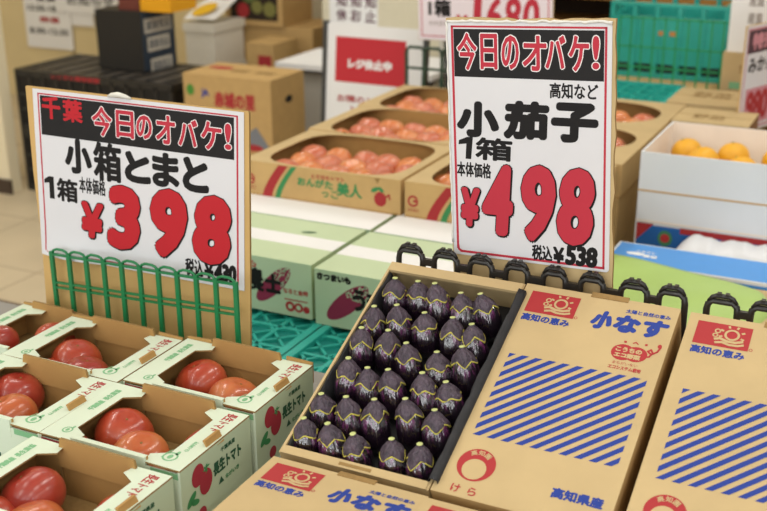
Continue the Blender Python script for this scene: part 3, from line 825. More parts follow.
# ================================================================== middle: green sweet potato boxes on teal crates
CR_T=H-1.0395
def crate(root, w,d,h, m, rows=4, cols=7, top=False):
    """ventilated plastic crate, open at the top unless top=True (stood upside down, its ribbed base up)"""
    b=MB()
    for s_ in (-1,1):
        b.box(-w,s_*d-.008,0,w,s_*d+.008,.03,m); b.box(-w,s_*d-.012,h-.03,w,s_*d+.012,h,m)
        b.box(s_*w-.008,-d,0,s_*w+.008,d,.03,m); b.box(s_*w-.012,-d,h-.03,s_*w+.012,d,h,m)
        for i in range(cols+1):
            x=-w+2*w*i/cols; b.box(x-.006,s_*d-.006,.02,x+.006,s_*d+.006,h-.02,m)
        nc=max(3,int(cols*d/w))
        for i in range(nc+1):
            y=-d+2*d*i/nc; b.box(s_*w-.006,y-.006,.02,s_*w+.006,y+.006,h-.02,m)
        for j in range(1,rows):
            z=h*j/rows; b.box(-w,s_*d-.004,z-.005,w,s_*d+.004,z+.005,m); b.box(s_*w-.004,-d,z-.005,s_*w+.004,d,z+.005,m)
    b.build('side_lattice',root)
    b=MB(); z0=h-.012 if top else .004
    b.box(-w,-d,z0-.006,w,d,z0-.003,TEAL_D if m is TEAL else m)
    n=int(2*w/.07); 
    for i in range(-n,n*2):
        # diagonal ribs clipped to the base
        for sg in (1,-1):
            pts=[]
            x0=-w+i*.07
            a=(x0,-d); c=(x0+sg*2*d,d)
            t0,t1=0.,1.
            dx=c[0]-a[0]
            if abs(dx)>1e-9:
                ta,tb_=(-w-a[0])/dx,(w-a[0])/dx
                t0=max(t0,min(ta,tb_)); t1=min(t1,max(ta,tb_))
            if t1-t0>.02: b.bar((a[0]+dx*t0,-d+2*d*t0,z0),(a[0]+dx*t1,-d+2*d*t1,z0),.008,.007,m)
    for i in range(1,4): b.box(-w,-d+2*d*i/4-.005,z0-.004,w,-d+2*d*i/4+.005,z0+.005,m)
    for i in range(1,6): b.box(-w+2*w*i/6-.005,-d,z0-.004,-w+2*w*i/6+.005,d,z0+.005,m)
    b.build('ribbed_base',root)
PLAT=CR_T-.20
table('display_table','low grey table under the teal crates and green boxes',-1.95,1.66,.35,3.685,PLAT)
table('display_table','low grey table at the rear under the teal basket',-1.25,3.69,.35,4.58,PLAT)
def crate_at(x,y,z,w,d,h,label,top=True,m=TEAL):
    r=thing('plastic_crate',label,'crate',(x,y,z),group='teal crates'); crate(r,w,d,h,m,top=top); return r
crate_at(-1.435,1.905,PLAT,.255,.20,.20,'upturned teal crate behind the 398 sign board',)
crate_at(-.885,1.905,PLAT,.275,.20,.20,'upturned teal crate in the gap beside the open eggplant carton')
crate_at(-1.435,2.33,PLAT,.255,.20,.20,'upturned teal crate under the left green sweet potato box')
crate_at(-.912,2.33,PLAT,.248,.20,.20,'upturned teal crate under the right green sweet potato box')
GH=.1375
def potato_box(label, x0,x1,y0,y1, white_top, kind):
    cx,cy=(x0+x1)/2,(y0+y1)/2; w,d=(x1-x0)/2,(y1-y0)/2
    r=thing('sweet_potato_box',label,'box',(cx,cy,CR_T+.0005),group='sweet potato boxes')
    b=MB(); b.box(-w,-d,0,w,d,GH,{'*':CARD_G2,'f':CARD_MINT,'t':WHITE if white_top else CARD_G2,'r':mat('mint_side','#a9b88f',.7)}); 
    if white_top: b.build('box_body',r,bevel=.002)
    body=b
    if not white_top:
        b=MB(); b.box(-w,-.036,GH,w,.034,GH+.0006,WHITE); b.build('packing_tape',r,label='white packing tape')
        b=body; F=Face(b,(-w,-d,0),(1,0,0),(0,0,1),.0004); W2=2*w
        def potato(cx,cy,L,R,rot,speck):
            F.ell(cx,cy,L,R,MAROON,rot=rot)
            rr_=random.Random(int(cx*1000))
            for i in range(46):
                u=rr_.uniform(.1,.95)*L; v=rr_.uniform(-1,1)*R*math.sqrt(max(0,1-(u/L)**2))*.85
                F.ell(cx+u*math.cos(rot)-v*math.sin(rot),cy+u*math.sin(rot)+v*math.cos(rot),.0035,.002,CARD_MINT,.0003,rot=rot,n=6)
        if kind==0:
            potato(W2-.105,.072,.066,.022,.78,1)
            F.text('農',W2-.190,.048,W2-.130,.108,INK,.0006,bold=.0022); F.text('士',W2-.128,.050,W2-.082,.100,INK,.0006,bold=.003)
            F.text('さつまいも',W2-.30,.108,W2-.150,.128,RED_O,bold=.001)
            F.text('なると金時',W2-.078,.056,W2-.010,.070,RED_O,bold=.0005)
            F.ell(W2-.060,.024,.013,.013,RED_O); F.ell(W2-.037,.024,.012,.012,RED_O); F.ell(W2-.016,.022,.009,.009,RED_O); F.rect(W2-.075,.040,W2-.012,.043,RED_O)
            for qx in (-.060,-.037): F.ell(W2+qx,.024,.006,.006,CARD_MINT,.0003)
        else:
            F.text('さつまいも',.006,.112,.095,.130,INK,bold=.0016)
            potato(.085,.066,.070,.024,.72,1); potato(.145,.022,.062,.022,.72,1)
            F.text('う',.098,.050,.132,.105,INK,.0006,bold=.0028); F.text('ま',.135,.050,.175,.105,INK,.0006,bold=.0028)
        # faint top print
        F=Face(b,(-w,-d,GH),(1,0,0),(0,1,0),.0009)
        F.text('さつまいも',W2-.29,.022,W2-.19,.040,GREEN_T,bold=.0003); F.ell(W2-.12,.20,.02,.006,DGREEN_I,rot=.3)
        b.build('box_body',r,bevel=.002)
    return r
potato_box('green sweet potato box with a red potato print, beside the 398 sign',-1.675,-1.2055,2.056,2.334,False,0)
potato_box('green sweet potato box with two red potatoes, behind the open eggplant carton',-1.190,-.735,2.044,2.326,False,1)
potato_box('white topped box behind the left green box, under the tomato tray',-1.675,-1.197,2.340,2.62,True,0)
potato_box('white topped box behind the right green box, under the tomato tray',-1.183,-.735,2.333,2.613,True,0)

# ================================================================== back: kraft tomato trays
TZ=CR_T+.0005+GH
TH=.0935
def tomato_tray(root,w,d,h,hole,printed=True):
    t=.004
    b=MB(); b.box(-w,-d,0,w,d,t,KRAFT_IN)
    b.box(-w,-d,t,w,-d+t,h,{'*':KRAFT_B,'k':KRAFT_IN}); b.box(-w,d-t,t,w,d,h,{'*':KRAFT_B,'f':KRAFT_IN}); b.box(-w,-d+t,t,-w+t,d-t,h,{'*':KRAFT_B,'r':KRAFT_IN}); b.box(w-t,-d+t,t,w,d-t,h,{'*':KRAFT_B,'l':KRAFT_IN})
    body=b
    MB().box(-w+.005,-d+.005,.006,w-.005,d-.005,.009,KRAFT_EDGE).build('inner_tray',root)
    # top with a rounded opening
    hx0,hx1,hy0,hy1,pw=hole; N=72; inn=[]; out=[]
    for i in range(N):
        a=2*PI*(i+.5)/N; c,s_=math.cos(a),math.sin(a)
        cx,cy=(hx0+hx1)/2,(hy0+hy1)/2
        e=2/pw
        inn.append((cx+(hx1-hx0)/2*math.copysign(abs(c)**e,c), cy+(hy1-hy0)/2*math.copysign(abs(s_)**e,s_)))
        k_=min((w if c>0 else w)/max(1e-9,abs(c)), d/max(1e-9,abs(s_)))
        out.append((c*k_,s_*k_))
    # exact corners
    for cxn,cyn in ((w,d),(-w,d),(-w,-d),(w,-d)):
        j=min(range(N),key=lambda i:(out[i][0]-cxn)**2+(out[i][1]-cyn)**2); out[j]=(cxn,cyn)
    z0,z1=h,h+.003
    vs=[(x,y,z1) for x,y in inn]+[(x,y,z1) for x,y in out]+[(x,y,z0) for x,y in inn]+[(x,y,z0) for x,y in out]
    b=MB()
    b.add(vs,[(i,N+i,N+(i+1)%N,(i+1)%N) for i in range(N)],KRAFT)
    b.add(vs,[(2*N+(i+1)%N,3*N+(i+1)%N,3*N+i,2*N+i) for i in range(N)],KRAFT_IN)
    b.add(vs,[(i,(i+1)%N,2*N+(i+1)%N,2*N+i) for i in range(N)],KRAFT_EDGE)
    b.add(vs,[(N+i,3*N+i,3*N+(i+1)%N,N+(i+1)%N) for i in range(N)],KRAFT_B)
    b.build('tray_top',root)
    if printed:
        b=body; F=Face(b,(-w,-d,0),(1,0,0),(0,0,1),.0004); W2=2*w
        def band(x,wd,m):
            pts=[(x+.055*(j/8)**1.4,h*j/8) for j in range(9)]
            for j in range(8): F.poly([pts[j],(pts[j][0]+wd,pts[j][1]),(pts[j+1][0]+wd,pts[j+1][1]),pts[j+1]],m)
        F.ring(.024,h*.48,.010,.0155,RED_O,a0=.4,a1=6.0,n=20); F.rect(.024,h*.45,.039,h*.52,RED_O); F.text('産地直送',.010,h*.18,.040,h*.27,RED_O)
        band(.062,.030,RED_O); band(.102,.017,GREEN_I)
        F.text('とろ甘のトマト',W2-.265,h*.74,W2-.165,h*.88,RED_O,bold=.0004)
        F.text('おんがた',W2-.310,h*.48,W2-.200,h*.74,GREEN_I,bold=.0012); F.text('っこ',W2-.235,h*.22,W2-.185,h*.44,GREEN_I,bold=.0008); F.text('美人',W2-.188,h*.32,W2-.112,h*.74,GREEN_I,bold=.0014)
        F.ell(W2-.058,h*.40,.018,.020,RED_O); F.ell(W2-.074,h*.66,.012,.006,GREEN_I,rot=.5); F.ell(W2-.056,h*.68,.010,.005,GREEN_I,rot=-.7); F.line([(W2-.042,h*.48),(W2-.032,h*.56),(W2-.030,h*.42)],.005,RED_O)
        F.poly([(W2-.075,h),(W2-.058,h),(W2-.066,h*.84)],KRAFT_EDGE)
    body.build('tray_body',root,bevel=.001)
btoms=[make_tomato(5,TMB[0]),make_tomato(6,TMB[1])]
def tray(label,cx,y0,hole,printed,tom,hw=.2425,hd=.146,n0='',zz=TZ,rot=0):
    r=thing('tomato_tray',label,'tray',(cx,y0+hd,zz),(0,0,rot),group='brown tomato trays')
    tomato_tray(r,hw,hd,TH,hole,printed)
    for (x,y,k,lab) in tom:
        place_tom(k,cx+x,y0+hd+y,zz+.0102,lab+' '+n0,'tomatoes in the brown trays',1.06,btoms,'b')
def rows(nm):
    out=[]; q=['far left','second from left','middle','second from right','far right']
    for j,(yy,rn) in enumerate(((.070,'back row'),(-.015,'second row'),(-.100,'front row'))):
        for i in range(5):
            if j==2 and i in (): continue
            x=-.160+.081*i+(.012 if j==1 else 0)+rnd.uniform(-.004,.004)
            if x>.175: x=.172
            out.append((x-.002,yy+rnd.uniform(-.004,.004)-0*i,(i*2+j*3+len(nm))%5//3,'orange tomato, %s in %s,' % (q[i],rn)))
    return out
HOLE=(-.200,.216,-.184,.176,4.2)
tray('open brown tomato tray in front with green and red lettering, left of the 498 sign',-1.4195,2.476,HOLE,True,rows('a'),n0='front lettered tray',hd=.191)
tray('open brown tomato tray second from the front, left of the 498 sign',-1.4350,2.868,HOLE,False,rows('bb'),n0='second tray',hd=.1785)
tray('open brown tomato tray third from the front, below the red poster',-1.4500,3.229,HOLE,False,rows('c'),n0='third tray',hd=.185)
Gt=[(-.165+.08*i,yy,(i+j)%2,'orange tomato, number %s in %s,' % (('one from the left','two from the left','three from the left','four from the left','five from the left')[i],rn)) for j,(yy,rn) in enumerate(((.04,'back row'),(-.05,'front row'))) for i in range(5)]
Gt=[(x,y,k_,l.replace('number one','first').replace('number two','second').replace('number three','third').replace('number four','fourth').replace('number five','fifth')) for x,y,k_,l in Gt]
tray('brown tomato tray with red round mark, behind the left edge of 498 sign',-.9365,2.476,(-.188,.2,-.184,.176,4.2),True,Gt,n0='tray behind the 498 sign',hw=.2275,hd=.19)
OV=(-.19,.165,-.075,.125,2.2)
def ov(dy): return [(x,y+dy-.01,k_,'orange tomato at the '+l+' of the') for (x,y,k_,l) in ((.115,.055,0,'back right'),(.035,.06,1,'back middle'),(.10,-.03,1,'front right'),(.02,-.025,0,'front middle'),(-.048,.05,0,'back centre left'),(-.13,.055,1,'back far left'),(-.062,-.03,1,'front centre left'),(-.145,-.03,0,'front far left'))]
tray('brown tomato tray with an oval opening, right behind the 498 sign',-.9250,2.868,(-.19,.195,-.085,.195,2.2),False,ov(.08),n0='near oval tray',hd=.212,hw=.2275)
tray('brown tomato tray with an oval opening, farthest back before the teal crate',-.9250,3.290,(-.19,.185,-.15,.155,2.2),False,ov(.02),n0='farthest oval tray',hd=.20,hw=.2275)
# boxes carrying the rear trays
def plain_box(name,label,x0,y0,z0,x1,y1,z1,m,cat='box',group=None,side=None,top=None,fn=None,rot=0,tape=True,flap=False):
    cx,cy=(x0+x1)/2,(y0+y1)/2; w,d=(x1-x0)/2,(y1-y0)/2; h=z1-z0
    r=thing(name,label,cat,(cx,cy,z0),(0,0,rot),group)
    mm={'*':m}
    if side: mm['r']=side
    if top: mm['t']=top
    b=MB(); b.box(-w,-d,0,w,d,h,mm)
    if fn: fn(b,w,d,h)
    b.build('box_body',r,bevel=.003)
    if tape:
        MB().box(-w,-.0012,h,w,.0012,h+.0006,KRAFT_EDGE).build('lid_seam',r)
    return r
for (nm,y0,y1) in (('second',2.790,3.40),):
    plain_box('stock_carton','brown stock carton under the rear tomato trays at left',-1.655,2.640,CR_T,-1.178,3.60,TZ-.0005,KRAFT_B)
plain_box('stock_carton','brown stock carton under the oval tomato trays behind the 498 sign',-1.150,2.862,CR_T,-.700,3.69,TZ-.0005,KRAFT_B)
plain_box('stock_carton','brown stock carton under the rear end of the table',-1.632,2.64,PLAT+.0005,-.70,3.405,CR_T-.0005,KRAFT_B)

plain_box('stock_carton','brown stock carton at table level under the farthest oval tray',-1.15,3.41,PLAT+.0005,-.70,3.692,CR_T-.0005,KRAFT_B)
plain_box('stock_carton','brown stock carton at table level under the third tomato tray',-1.655,3.41,PLAT+.0005,-1.16,3.60,CR_T-.0005,KRAFT_B)
# ================================================================== right: yellow fruit box and friends
z_w=-.75
FR=Matrix.Identity(4)
# dark blue printed box below
def blue_print(b,w,d,h):
    F=Face(b,(-w,-d,0),(1,0,0),(0,0,1),.0006)
    F.rect(.004,.01,2*w-.004,h-.008,mat('deep_blue_print','#2460a8',.6)); F.poly([(.004,h-.004),(.05,h-.004),(.004,h-.055)],RED_O,.0002)
    F.ell(.082,h-.040,.020,.022,mat('mark_green','#3e7a5c',.6),.0002); F.ell(.082,h-.040,.012,.012,RED_O,.0004)
    F.rect(.12,h-.022,2*w-.004,h-.006,RED_O,.0002)
    for i in range(7): F.text('産',.18+.045*i,h-.05,.215+.045*i,h-.02,RED_O,.0004,bold=.001)
zb0=-1.115
BLT=plain_box('printed_box','dark blue and red printed box under the white fruit box',-.640,2.825,H+zb0,-.17,3.205,H-.9415,WHITE_C,fn=blue_print,tape=False)
plain_box('stock_carton','brown stock carton under the dark blue printed box',-.64,2.82,PLAT+.0005,-.17,3.21,H+zb0-.0005,KRAFT_B)
r=thing('fruit_box','open white cardboard box holding yellow fruit, at the right','box',(-.405,3.01,H-.941))
w,d,h,t=.2335,.188,.191,.005
b=MB(); b.box(-w,-d,0,w,d,t,WHITE_IN); b.box(-w,-d,t,w,-d+t,h,{'*':WHITE_C,'k':WHITE_IN}); b.box(-w,d-t,t,w,d,h,{'*':WHITE_C,'f':WHITE_IN}); b.box(-w,-d+t,t,-w+t,d-t,h,{'*':WHITE_C,'r':WHITE_IN}); b.box(w-t,-d+t,t,w,d-t,h,{'*':WHITE_C,'l':WHITE_IN})
b.build('box_body',r,bevel=.0015)
MB().box(-w-.001,-d-.0008,.084,w+.001,-d,.089,mat('tan_line','#c9a679',.7)).build('lid_edge_line',r,label='tan edge line across the front')
MB().box(-w+.01,-d+.02,.07,w-.01,d-.01,.074,WHITE).build('inner_tray',r)
YEL=mat('citrus_yellow','#e8ab22',.45,var=.08,vscale=25,bump=.25,bscale=260)
LEMS=[]
def make_citrus(i):
    root=thing('citrus_fruit','x','fruit')
    prof=[(.0007,0)]+[((.044*math.sin(PI*j/14)**.9),.042*(1-math.cos(PI*j/14))*.94) for j in range(1,14)]+[(.006,.078),(.0045,.081),(.0007,.0815)]
    b=MB(); b.lathe(prof,YEL,26); b.build('peel',root)
    b=MB(); b.lathe([(.003,.0805),(.0034,.082),(.0007,.0825)],mat('citrus_button','#7d7a3a',.7),10); b.build('stem_button',root)
    return root
lem=make_citrus(0); first=True
cit=[(-.156,.10,'back left'),(-.095,.02,'front left, before the back left one,'),(-.035,.095,'back middle'),(.012,.015,'front middle'),(.080,.085,'back right'),(.145,.02,'right, cut by the photo edge'),(-.150,-.045,'extreme front left corner')]
for (x,y,l) in cit:
    loc=(-.405+x,3.01+y,H-.941+.076+(.014 if 'back' in l else 0)); ro=(rnd.uniform(-.5,.5),rnd.uniform(-.5,.5),rnd.uniform(0,6)); lab='yellow citrus at the %s of the white box' % l
    if first: lem.location=loc; lem.rotation_euler=ro; lem['label']=lab; lem['group']='yellow citrus in the white box'; first=False
    else: dup(lem,loc,ro,lab,group='yellow citrus in the white box')
b=MB(); b.box(.0,0,0,.07,.03,.0015,WHITE); o=b.build('paper_slip',loc=(-.310,2.925,H-.941+.152)); o.rotation_euler=(.2,0,-.15); tag(o,'small white paper slip on the yellow fruit at the right','paper')

# light blue box, crumpled bag, green sheet
LB=mat('light_blue_card','#4a94df',.4,var=.02); 
def lb_print(b,w,d,h):
    F=Face(b,(-w,-d,h),(1,0,0),(0,1,0),.0006)
    F.rect(.006,.006,2*w-.006,2*d-.006,LB)
    F.text('ふるさと',.055,.085,.105,.10,WHITE,.0003,bold=.0004); F.ell(.06,.072,.024,.010,WHITE,.0003); F.text('農協',.08,.055,.115,.075,WHITE,.0003,bold=.0006)
    F.ell(.42,.075,.016,.018,WHITE,.0003); F.ell(.42,.075,.010,.012,mat('orange_dot','#e07a3a',.5),.0005)
    F=Face(b,(-w,-d,0),(1,0,0),(0,0,1),.0006); F.rect(.006,.008,2*w-.006,h-.008,LB)
    F.ell(2*w-.08,h-.035,.02,.012,WHITE,.0003); F.ell(2*w-.055,h-.045,.02,.010,WHITE,.0003)
plain_box('blue_box','light blue box with white edges behind the green sheet, right',-.640,2.520,H-1.115,-.10,2.670,H-.952,WHITE_C,fn=lb_print,tape=False)
plain_box('stock_carton','brown stock carton under the light blue box',-.64,2.275,PLAT+.0005,-.10,2.675,H-1.1155,KRAFT_B)
# green plastic sheet draped over a box in front
GS=mat('green_sheet','#a5c26c',.4,var=.06,vscale=6,bump=.35,bscale=9)
b=MB(); nx,ny=40,26; vs=[];fs=[]
for j in range(ny+1):
    for i in range(nx+1):
        u=i/nx; v=j/ny
        x=-.66+.44*u+.01*math.sin(7*v); y=2.60-.42*v
        if v<.15+.55*0: pass
        z=-.950+.0045*math.sin(9*u+5*v)*min(1,v*3)+.006*math.sin(4*u-6*v)*v
        yb=2.548-.055*u-.075*u**3+.006*math.sin(9*u)     # ragged back hem
        y=yb+(2.16-yb)*v
        z+=-.006*v
        if v>.82: z-= .16*((v-.82)/.18); y=yb+(2.16-yb)*.82-.02*((v-.82)/.18)
        if u>.9: z-= .05*((u-.9)/.1)**2
        vs.append((x,y,H+z+.006))
for j in range(ny):
    for i in range(nx): fs.append((j*(nx+1)+i,(j+1)*(nx+1)+i,(j+1)*(nx+1)+i+1,j*(nx+1)+i+1))
b.add(vs,fs,GS,smooth=True); o=b.build('plastic_sheet'); so=o.modifiers.new('thick','SOLIDIFY'); so.thickness=.001
tag(o,'lime green plastic sheet draped over the boxes behind the black fence','sheet')
plain_box('stock_carton','brown carton corner under the green sheet, right of it',-.635,2.275,H-1.115,-.205,2.515,H-.966,KRAFT)
# crumpled white bag
b=MB(); nx,ny=46,10; vs=[];fs=[]
rb=random.Random(4)
for j in range(ny+1):
    for i in range(nx+1):
        u=i/nx; v=j/ny; a=PI*v
        hgt=(.078-.006*u)*(1+.015*math.sin(13*u+2*v)+.05*math.sin(31*u+5*v)+.03*math.sin(67*u))
        x=-.52+.45*u; y=2.752-.062*math.cos(a)*(1+.1*math.sin(9*u+v*4)); z=-1.0195+hgt*math.sin(a)**.4
        if u<.08: z=-1.0195+(z+1.0195)*(u/.08)**.5
        vs.append((x,y,H+z+.0))
for j in range(ny):
    for i in range(nx): fs.append((j*(nx+1)+i,j*(nx+1)+i+1,(j+1)*(nx+1)+i+1,(j+1)*(nx+1)+i))
b.add(vs,fs,mat('white_bag','#dfe0e4',.4,bump=.4,bscale=40),smooth=True); o=b.build('paper_bag'); so=o.modifiers.new('thick','SOLIDIFY'); so.thickness=.001
tag(o,'crumpled white bag lying between the light blue box and the dark blue box','bag')
plain_box('stock_carton','brown carton filling the gap under the crumpled white bag',-.64,2.680,PLAT+.0005,-.10,2.815,H-1.0205,KRAFT_B)

# ================================================================== back right: kraft boxes, teal basket, fences, stacks
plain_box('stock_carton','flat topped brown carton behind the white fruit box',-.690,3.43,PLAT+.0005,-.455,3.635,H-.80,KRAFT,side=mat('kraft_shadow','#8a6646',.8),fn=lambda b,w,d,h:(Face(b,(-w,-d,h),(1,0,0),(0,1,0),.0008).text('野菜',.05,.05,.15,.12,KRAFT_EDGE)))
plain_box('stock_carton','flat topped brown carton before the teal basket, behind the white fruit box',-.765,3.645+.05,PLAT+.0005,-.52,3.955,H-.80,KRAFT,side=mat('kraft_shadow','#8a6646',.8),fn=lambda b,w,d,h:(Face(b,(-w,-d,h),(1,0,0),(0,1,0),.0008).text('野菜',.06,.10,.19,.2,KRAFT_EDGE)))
crate_at(-.985,3.90,PLAT+.0005,.195,.185,H-.822-PLAT-.0005,'teal crate with ribbed top, under the teal basket')
# basket
BK=thing('basket','teal plastic basket with slotted rim, standing behind the oval trays','basket',(-.90,4.42,H-.838))
w,d,h=.215,.15,.285
b=MB()
for s_ in (-1,1):
    b.box(-w-.01,s_*d-.012,h-.012,w+.01,s_*d+.012,h,TEAL); b.box(-w,s_*d-.008,0,w,s_*d+.008,.02,TEAL)
    b.box(s_*w-.012,-d,h-.012,s_*w+.012,d,h,TEAL); b.box(s_*w-.008,-d,0,s_*w+.008,d,.02,TEAL)
    b.box(-w,s_*d-.006,.055,w,s_*d+.006,h-.05,TEAL); b.box(s_*w-.006,-d,.055,s_*w+.006,d,h-.05,TEAL)
    for i in range(6):
        x=-w+2*w*i/5; b.box(x-.009,s_*d-.010,.01,x+.009,s_*d+.010,h-.005,TEAL)
    for i in range(4):
        y=-d+2*d*i/3; b.box(s_*w-.010,y-.009,.01,s_*w+.010,y+.009,h-.005,TEAL)
b.build('basket_wall',BK)
b=MB(); b.box(-w,-d,.002,w,d,.008,TEAL_D); b.build('basket_base',BK)
for x in (-.035,.022): MB().box(x-.014,-d-.0075,.165,x+.018,-d-.006,.182,mat('label_orange','#d08a4c',.6)).build('orange_label',BK,label='small orange label')
b=MB(); b.box(-w+.02,-d+.02,.008,w-.02,d-.02,.10,BLACK_P); b.build('dark_contents',BK)
plain_box('stock_carton','brown stock carton under the teal basket',-1.17,4.12,PLAT+.0005,-.64,4.54,H-.8385,KRAFT_B)
# green wire fence in front of it
GF=thing('divider_fence','light green wire fence standing in front of the teal basket','fence',(-.81,4.112,0))
b=MB()
z0,z1=H-.85,H-.585
for i in range(12):
    x=-.235+.042*i; MB().bar((x,0,z0),(x,0,z1),.006,.005,GREEN_P2).build('post',GF)
for z in (z0+.01,z0+.08,z0+.155,z1-.004): MB().bar((-.235,0,z),(.227,0,z),.006,.005,GREEN_P2).build('rail',GF)
MB().box(-.235,-.003,z0-.0005,.227,.003,z0+.006,GREEN_P2).build('foot_bar',GF)
b=MB(); b.box(-1.06,4.105,PLAT+.0005,-.57,4.1195,H-.8505,TEAL_D); tag(b.build('support_board'),'teal board edge below the light green wire fence','board')
# stack right of it
def rbp(b,w,d,h):
    F=Face(b,(-w,-d,0),(1,0,0),(0,0,1),.0006); F.text('野菜',.06,h*.55,.14,h*.75,KRAFT_EDGE,bold=.001); F.rect(.03,.03,2*w-.03,.055,GREEN_T)
plain_box('stock_carton','brown carton with green stripe, right of the teal basket',-.648,4.02,H-.835,-.455,4.3,H-.678,KRAFT,fn=rbp)
plain_box('stock_carton','brown carton lowest in the stack right of the teal basket',-.63,4.02,PLAT+.0005,-.455,4.3,H-.8355,KRAFT_B)
def wbp(b,w,d,h):
    F=Face(b,(-w,-d,0),(1,0,0),(0,0,1),.0006)
    for j in range(3): F.text('産直',.06,.04+.06*j,.11,.08+.06*j,mat('grey_print','#9a938f',.7),bold=.001)
plain_box('stock_carton','white printed carton stacked on the brown one right of the teal basket',-.640,4.04,H-.6775,-.50,4.30,H-.44,WHITE,fn=wbp)
plain_box('stock_carton','orange brown carton at the top right edge of the photo',-.452,3.90,PLAT+.0005,-.12,4.3,H-.40,mat('kraft_orange','#c9924f',.75,var=.05))
# upright narrow price sign at right edge
SP=sign_root('price_sign','narrow pink edged price sign seen edge-on at the right edge',(-.478,3.72,-.70),(.36,.933,0),(0,0,1))
b=MB(); b.prism([(-.11,-.175),(.11,-.175),(.11,.175),(-.11,.175)],-.005,0,KRAFT_B,T); b.build('backing_board',SP)
b=MB(); b.prism([(-.108,-.173),(.108,-.173),(.108,.173),(-.108,.173)],0.0002,.001,PAPER,T); pp=b.build('paper_sheet',SP)
b=MB(); F=Face(b,(0,-.001,0),(1,0,0),(0,0,1),.0003)
PK=mat('pink_ink','#c98a94',.6)
for q_ in ((-.1,-.165,.1,-.158),(-.1,.158,.1,.165),(-.1,-.165,-.094,.165),(.094,-.165,.1,.165)): F.rect(*q_,PK)
F.rect(-.094,.085,.094,.158,mat('band_plum','#4f3a44',.5),.0002); F.text('特売',-.07,.095,.07,.15,PK,.0004,bold=.003)
F.text('みかん',-.08,.02,.08,.07,INK,bold=.002); F.rect(-.08,-.15,.08,-.03,PK)
F.text('980',-.07,-.14,.07,-.04,RED_O,.0003,bold=.005)
b.build('lettering',pp)
MB().box(-.006,.0052,H*0-.60-.0,.006,.012,.0,DARK).build('stand_post',SP)

# ================================================================== 1680 sign, dark fence
S3=sign_root('price_sign','white price sign with pink border reading 1680 yen, top centre behind the 498 sign',(-1.420,3.662,-.474),(1,-.045,.03),(-.03,0,1))
Wd,Hd=.258,.170
b=MB(); b.prism([(-Wd,-Hd),(Wd,-Hd),(Wd,Hd),(-Wd,Hd)],-.005,0,KRAFT,T); b.build('backing_board',S3)
b=MB(); b.prism([(-Wd+.002,-Hd+.002),(Wd-.002,-Hd+.002),(Wd-.002,Hd-.002),(-Wd+.002,Hd-.002)],.0002,.0012,mat('pinkish_paper','#e6dfe6',.5),T); pp=b.build('paper_sheet',S3)
b=MB(); F=Face(b,(0,-.0012,0),(1,0,0),(0,0,1),.0003)
for q_ in ((-Wd+.014,-Hd+.014,Wd-.014,-Hd+.018),(-Wd+.014,Hd-.018,Wd-.014,Hd-.014),(-Wd+.014,-Hd+.014,-Wd+.018,Hd-.014),(Wd-.018,-Hd+.014,Wd-.014,Hd-.014)): F.rect(*q_,RED)
F.text('¥',-.105,-.135,-.06,-.075,RED,bold=.004)
for ch,x in (('1',-.050),('6',.012),('8',.080),('0',.148)): F.text(ch,x+(.012 if ch=='1' else 0),-.138,x+(.042 if ch=='1' else .062),-.010,RED,.0003,bold=.0045,skew=.06)
F.text('1箱',-.215,-.085,-.125,-.022,INK,bold=.003); F.text('本体価格',-.215,-.118,-.14,-.098,mat('grey_print','#9a938f',.7))
F.rect(-Wd+.02,.06,Wd-.02,Hd-.02,BAND)
F.text('今日のオバケ!',-.2,.07,.2,.13,RED,.0003,bold=.002)
b.build('lettering',pp)
for x in (-.15,.15): MB().box(x-.008,.0055,-.7645,x+.008,.014,.1,DARK).build('stand_post',S3)
DF=thing('divider_fence','dark green wire fence right of the red poster','fence',(-1.594,3.628,0))
b=MB(); z0,z1=PLAT,H-.672
for i,x in enumerate((-.105,-.035,.035,.105)): MB().bar((x,0,z0),(x,0,z1-.01),.011,.009,DGREEN_P).build('post',DF)
for i in range(3):
    x=-.105+.07*i; b=MB(); b.tube([(x,0,z1-.012),(x+.012,0,z1),(x+.058,0,z1),(x+.07,0,z1-.012)],.006,DGREEN_P,8); b.build('top_loop',DF)
for z in (z1-.075,z0+.02): MB().bar((-.105,0,z),(.105,0,z),.009,.008,DGREEN_P).build('rail',DF)

# poster easel
SE=sign_root('poster_stand','white notice stand with a red poster, black frame, behind the tomato trays',(-1.940,3.83,-.919),(1,-.02,.0),(0.02,.10,.99))
W_,H_=.212,.275
b=MB(); b.box(-W_-.018,-.010,-.60,-W_,.012,H_+.01,DARK); b.box(W_,-.010,-.60,W_+.018,.012,H_+.01,DARK); b.box(-W_,-.006,-H_-.02,W_,.008,-H_,DARK); b.build('frame',SE)
b=MB(); b.box(-W_,-.004,-H_,W_,.004,H_,WHITE); pn=b.build('panel',SE)
b=MB(); F=Face(b,(0,-.004,0),(1,0,0),(0,0,1),.0006)
F.rect(-.172,.050,.138,.227,mat('poster_red','#c0323b',.5)); F.text('レジ休止中',-.115,.105,.080,.145,WHITE,.0004,bold=.003)
F.text('お隣のレジへ',-.16,-.03,.10,.0,RED_O,bold=.001); F.text('どうぞ',-.1,-.09,.1,-.04,RED_O,bold=.001)
b.build('red_poster',pn)
MB().box(-W_-.03,-.06,-.612,W_+.03,.12,-.600,DARK).build('base_plate',SE)

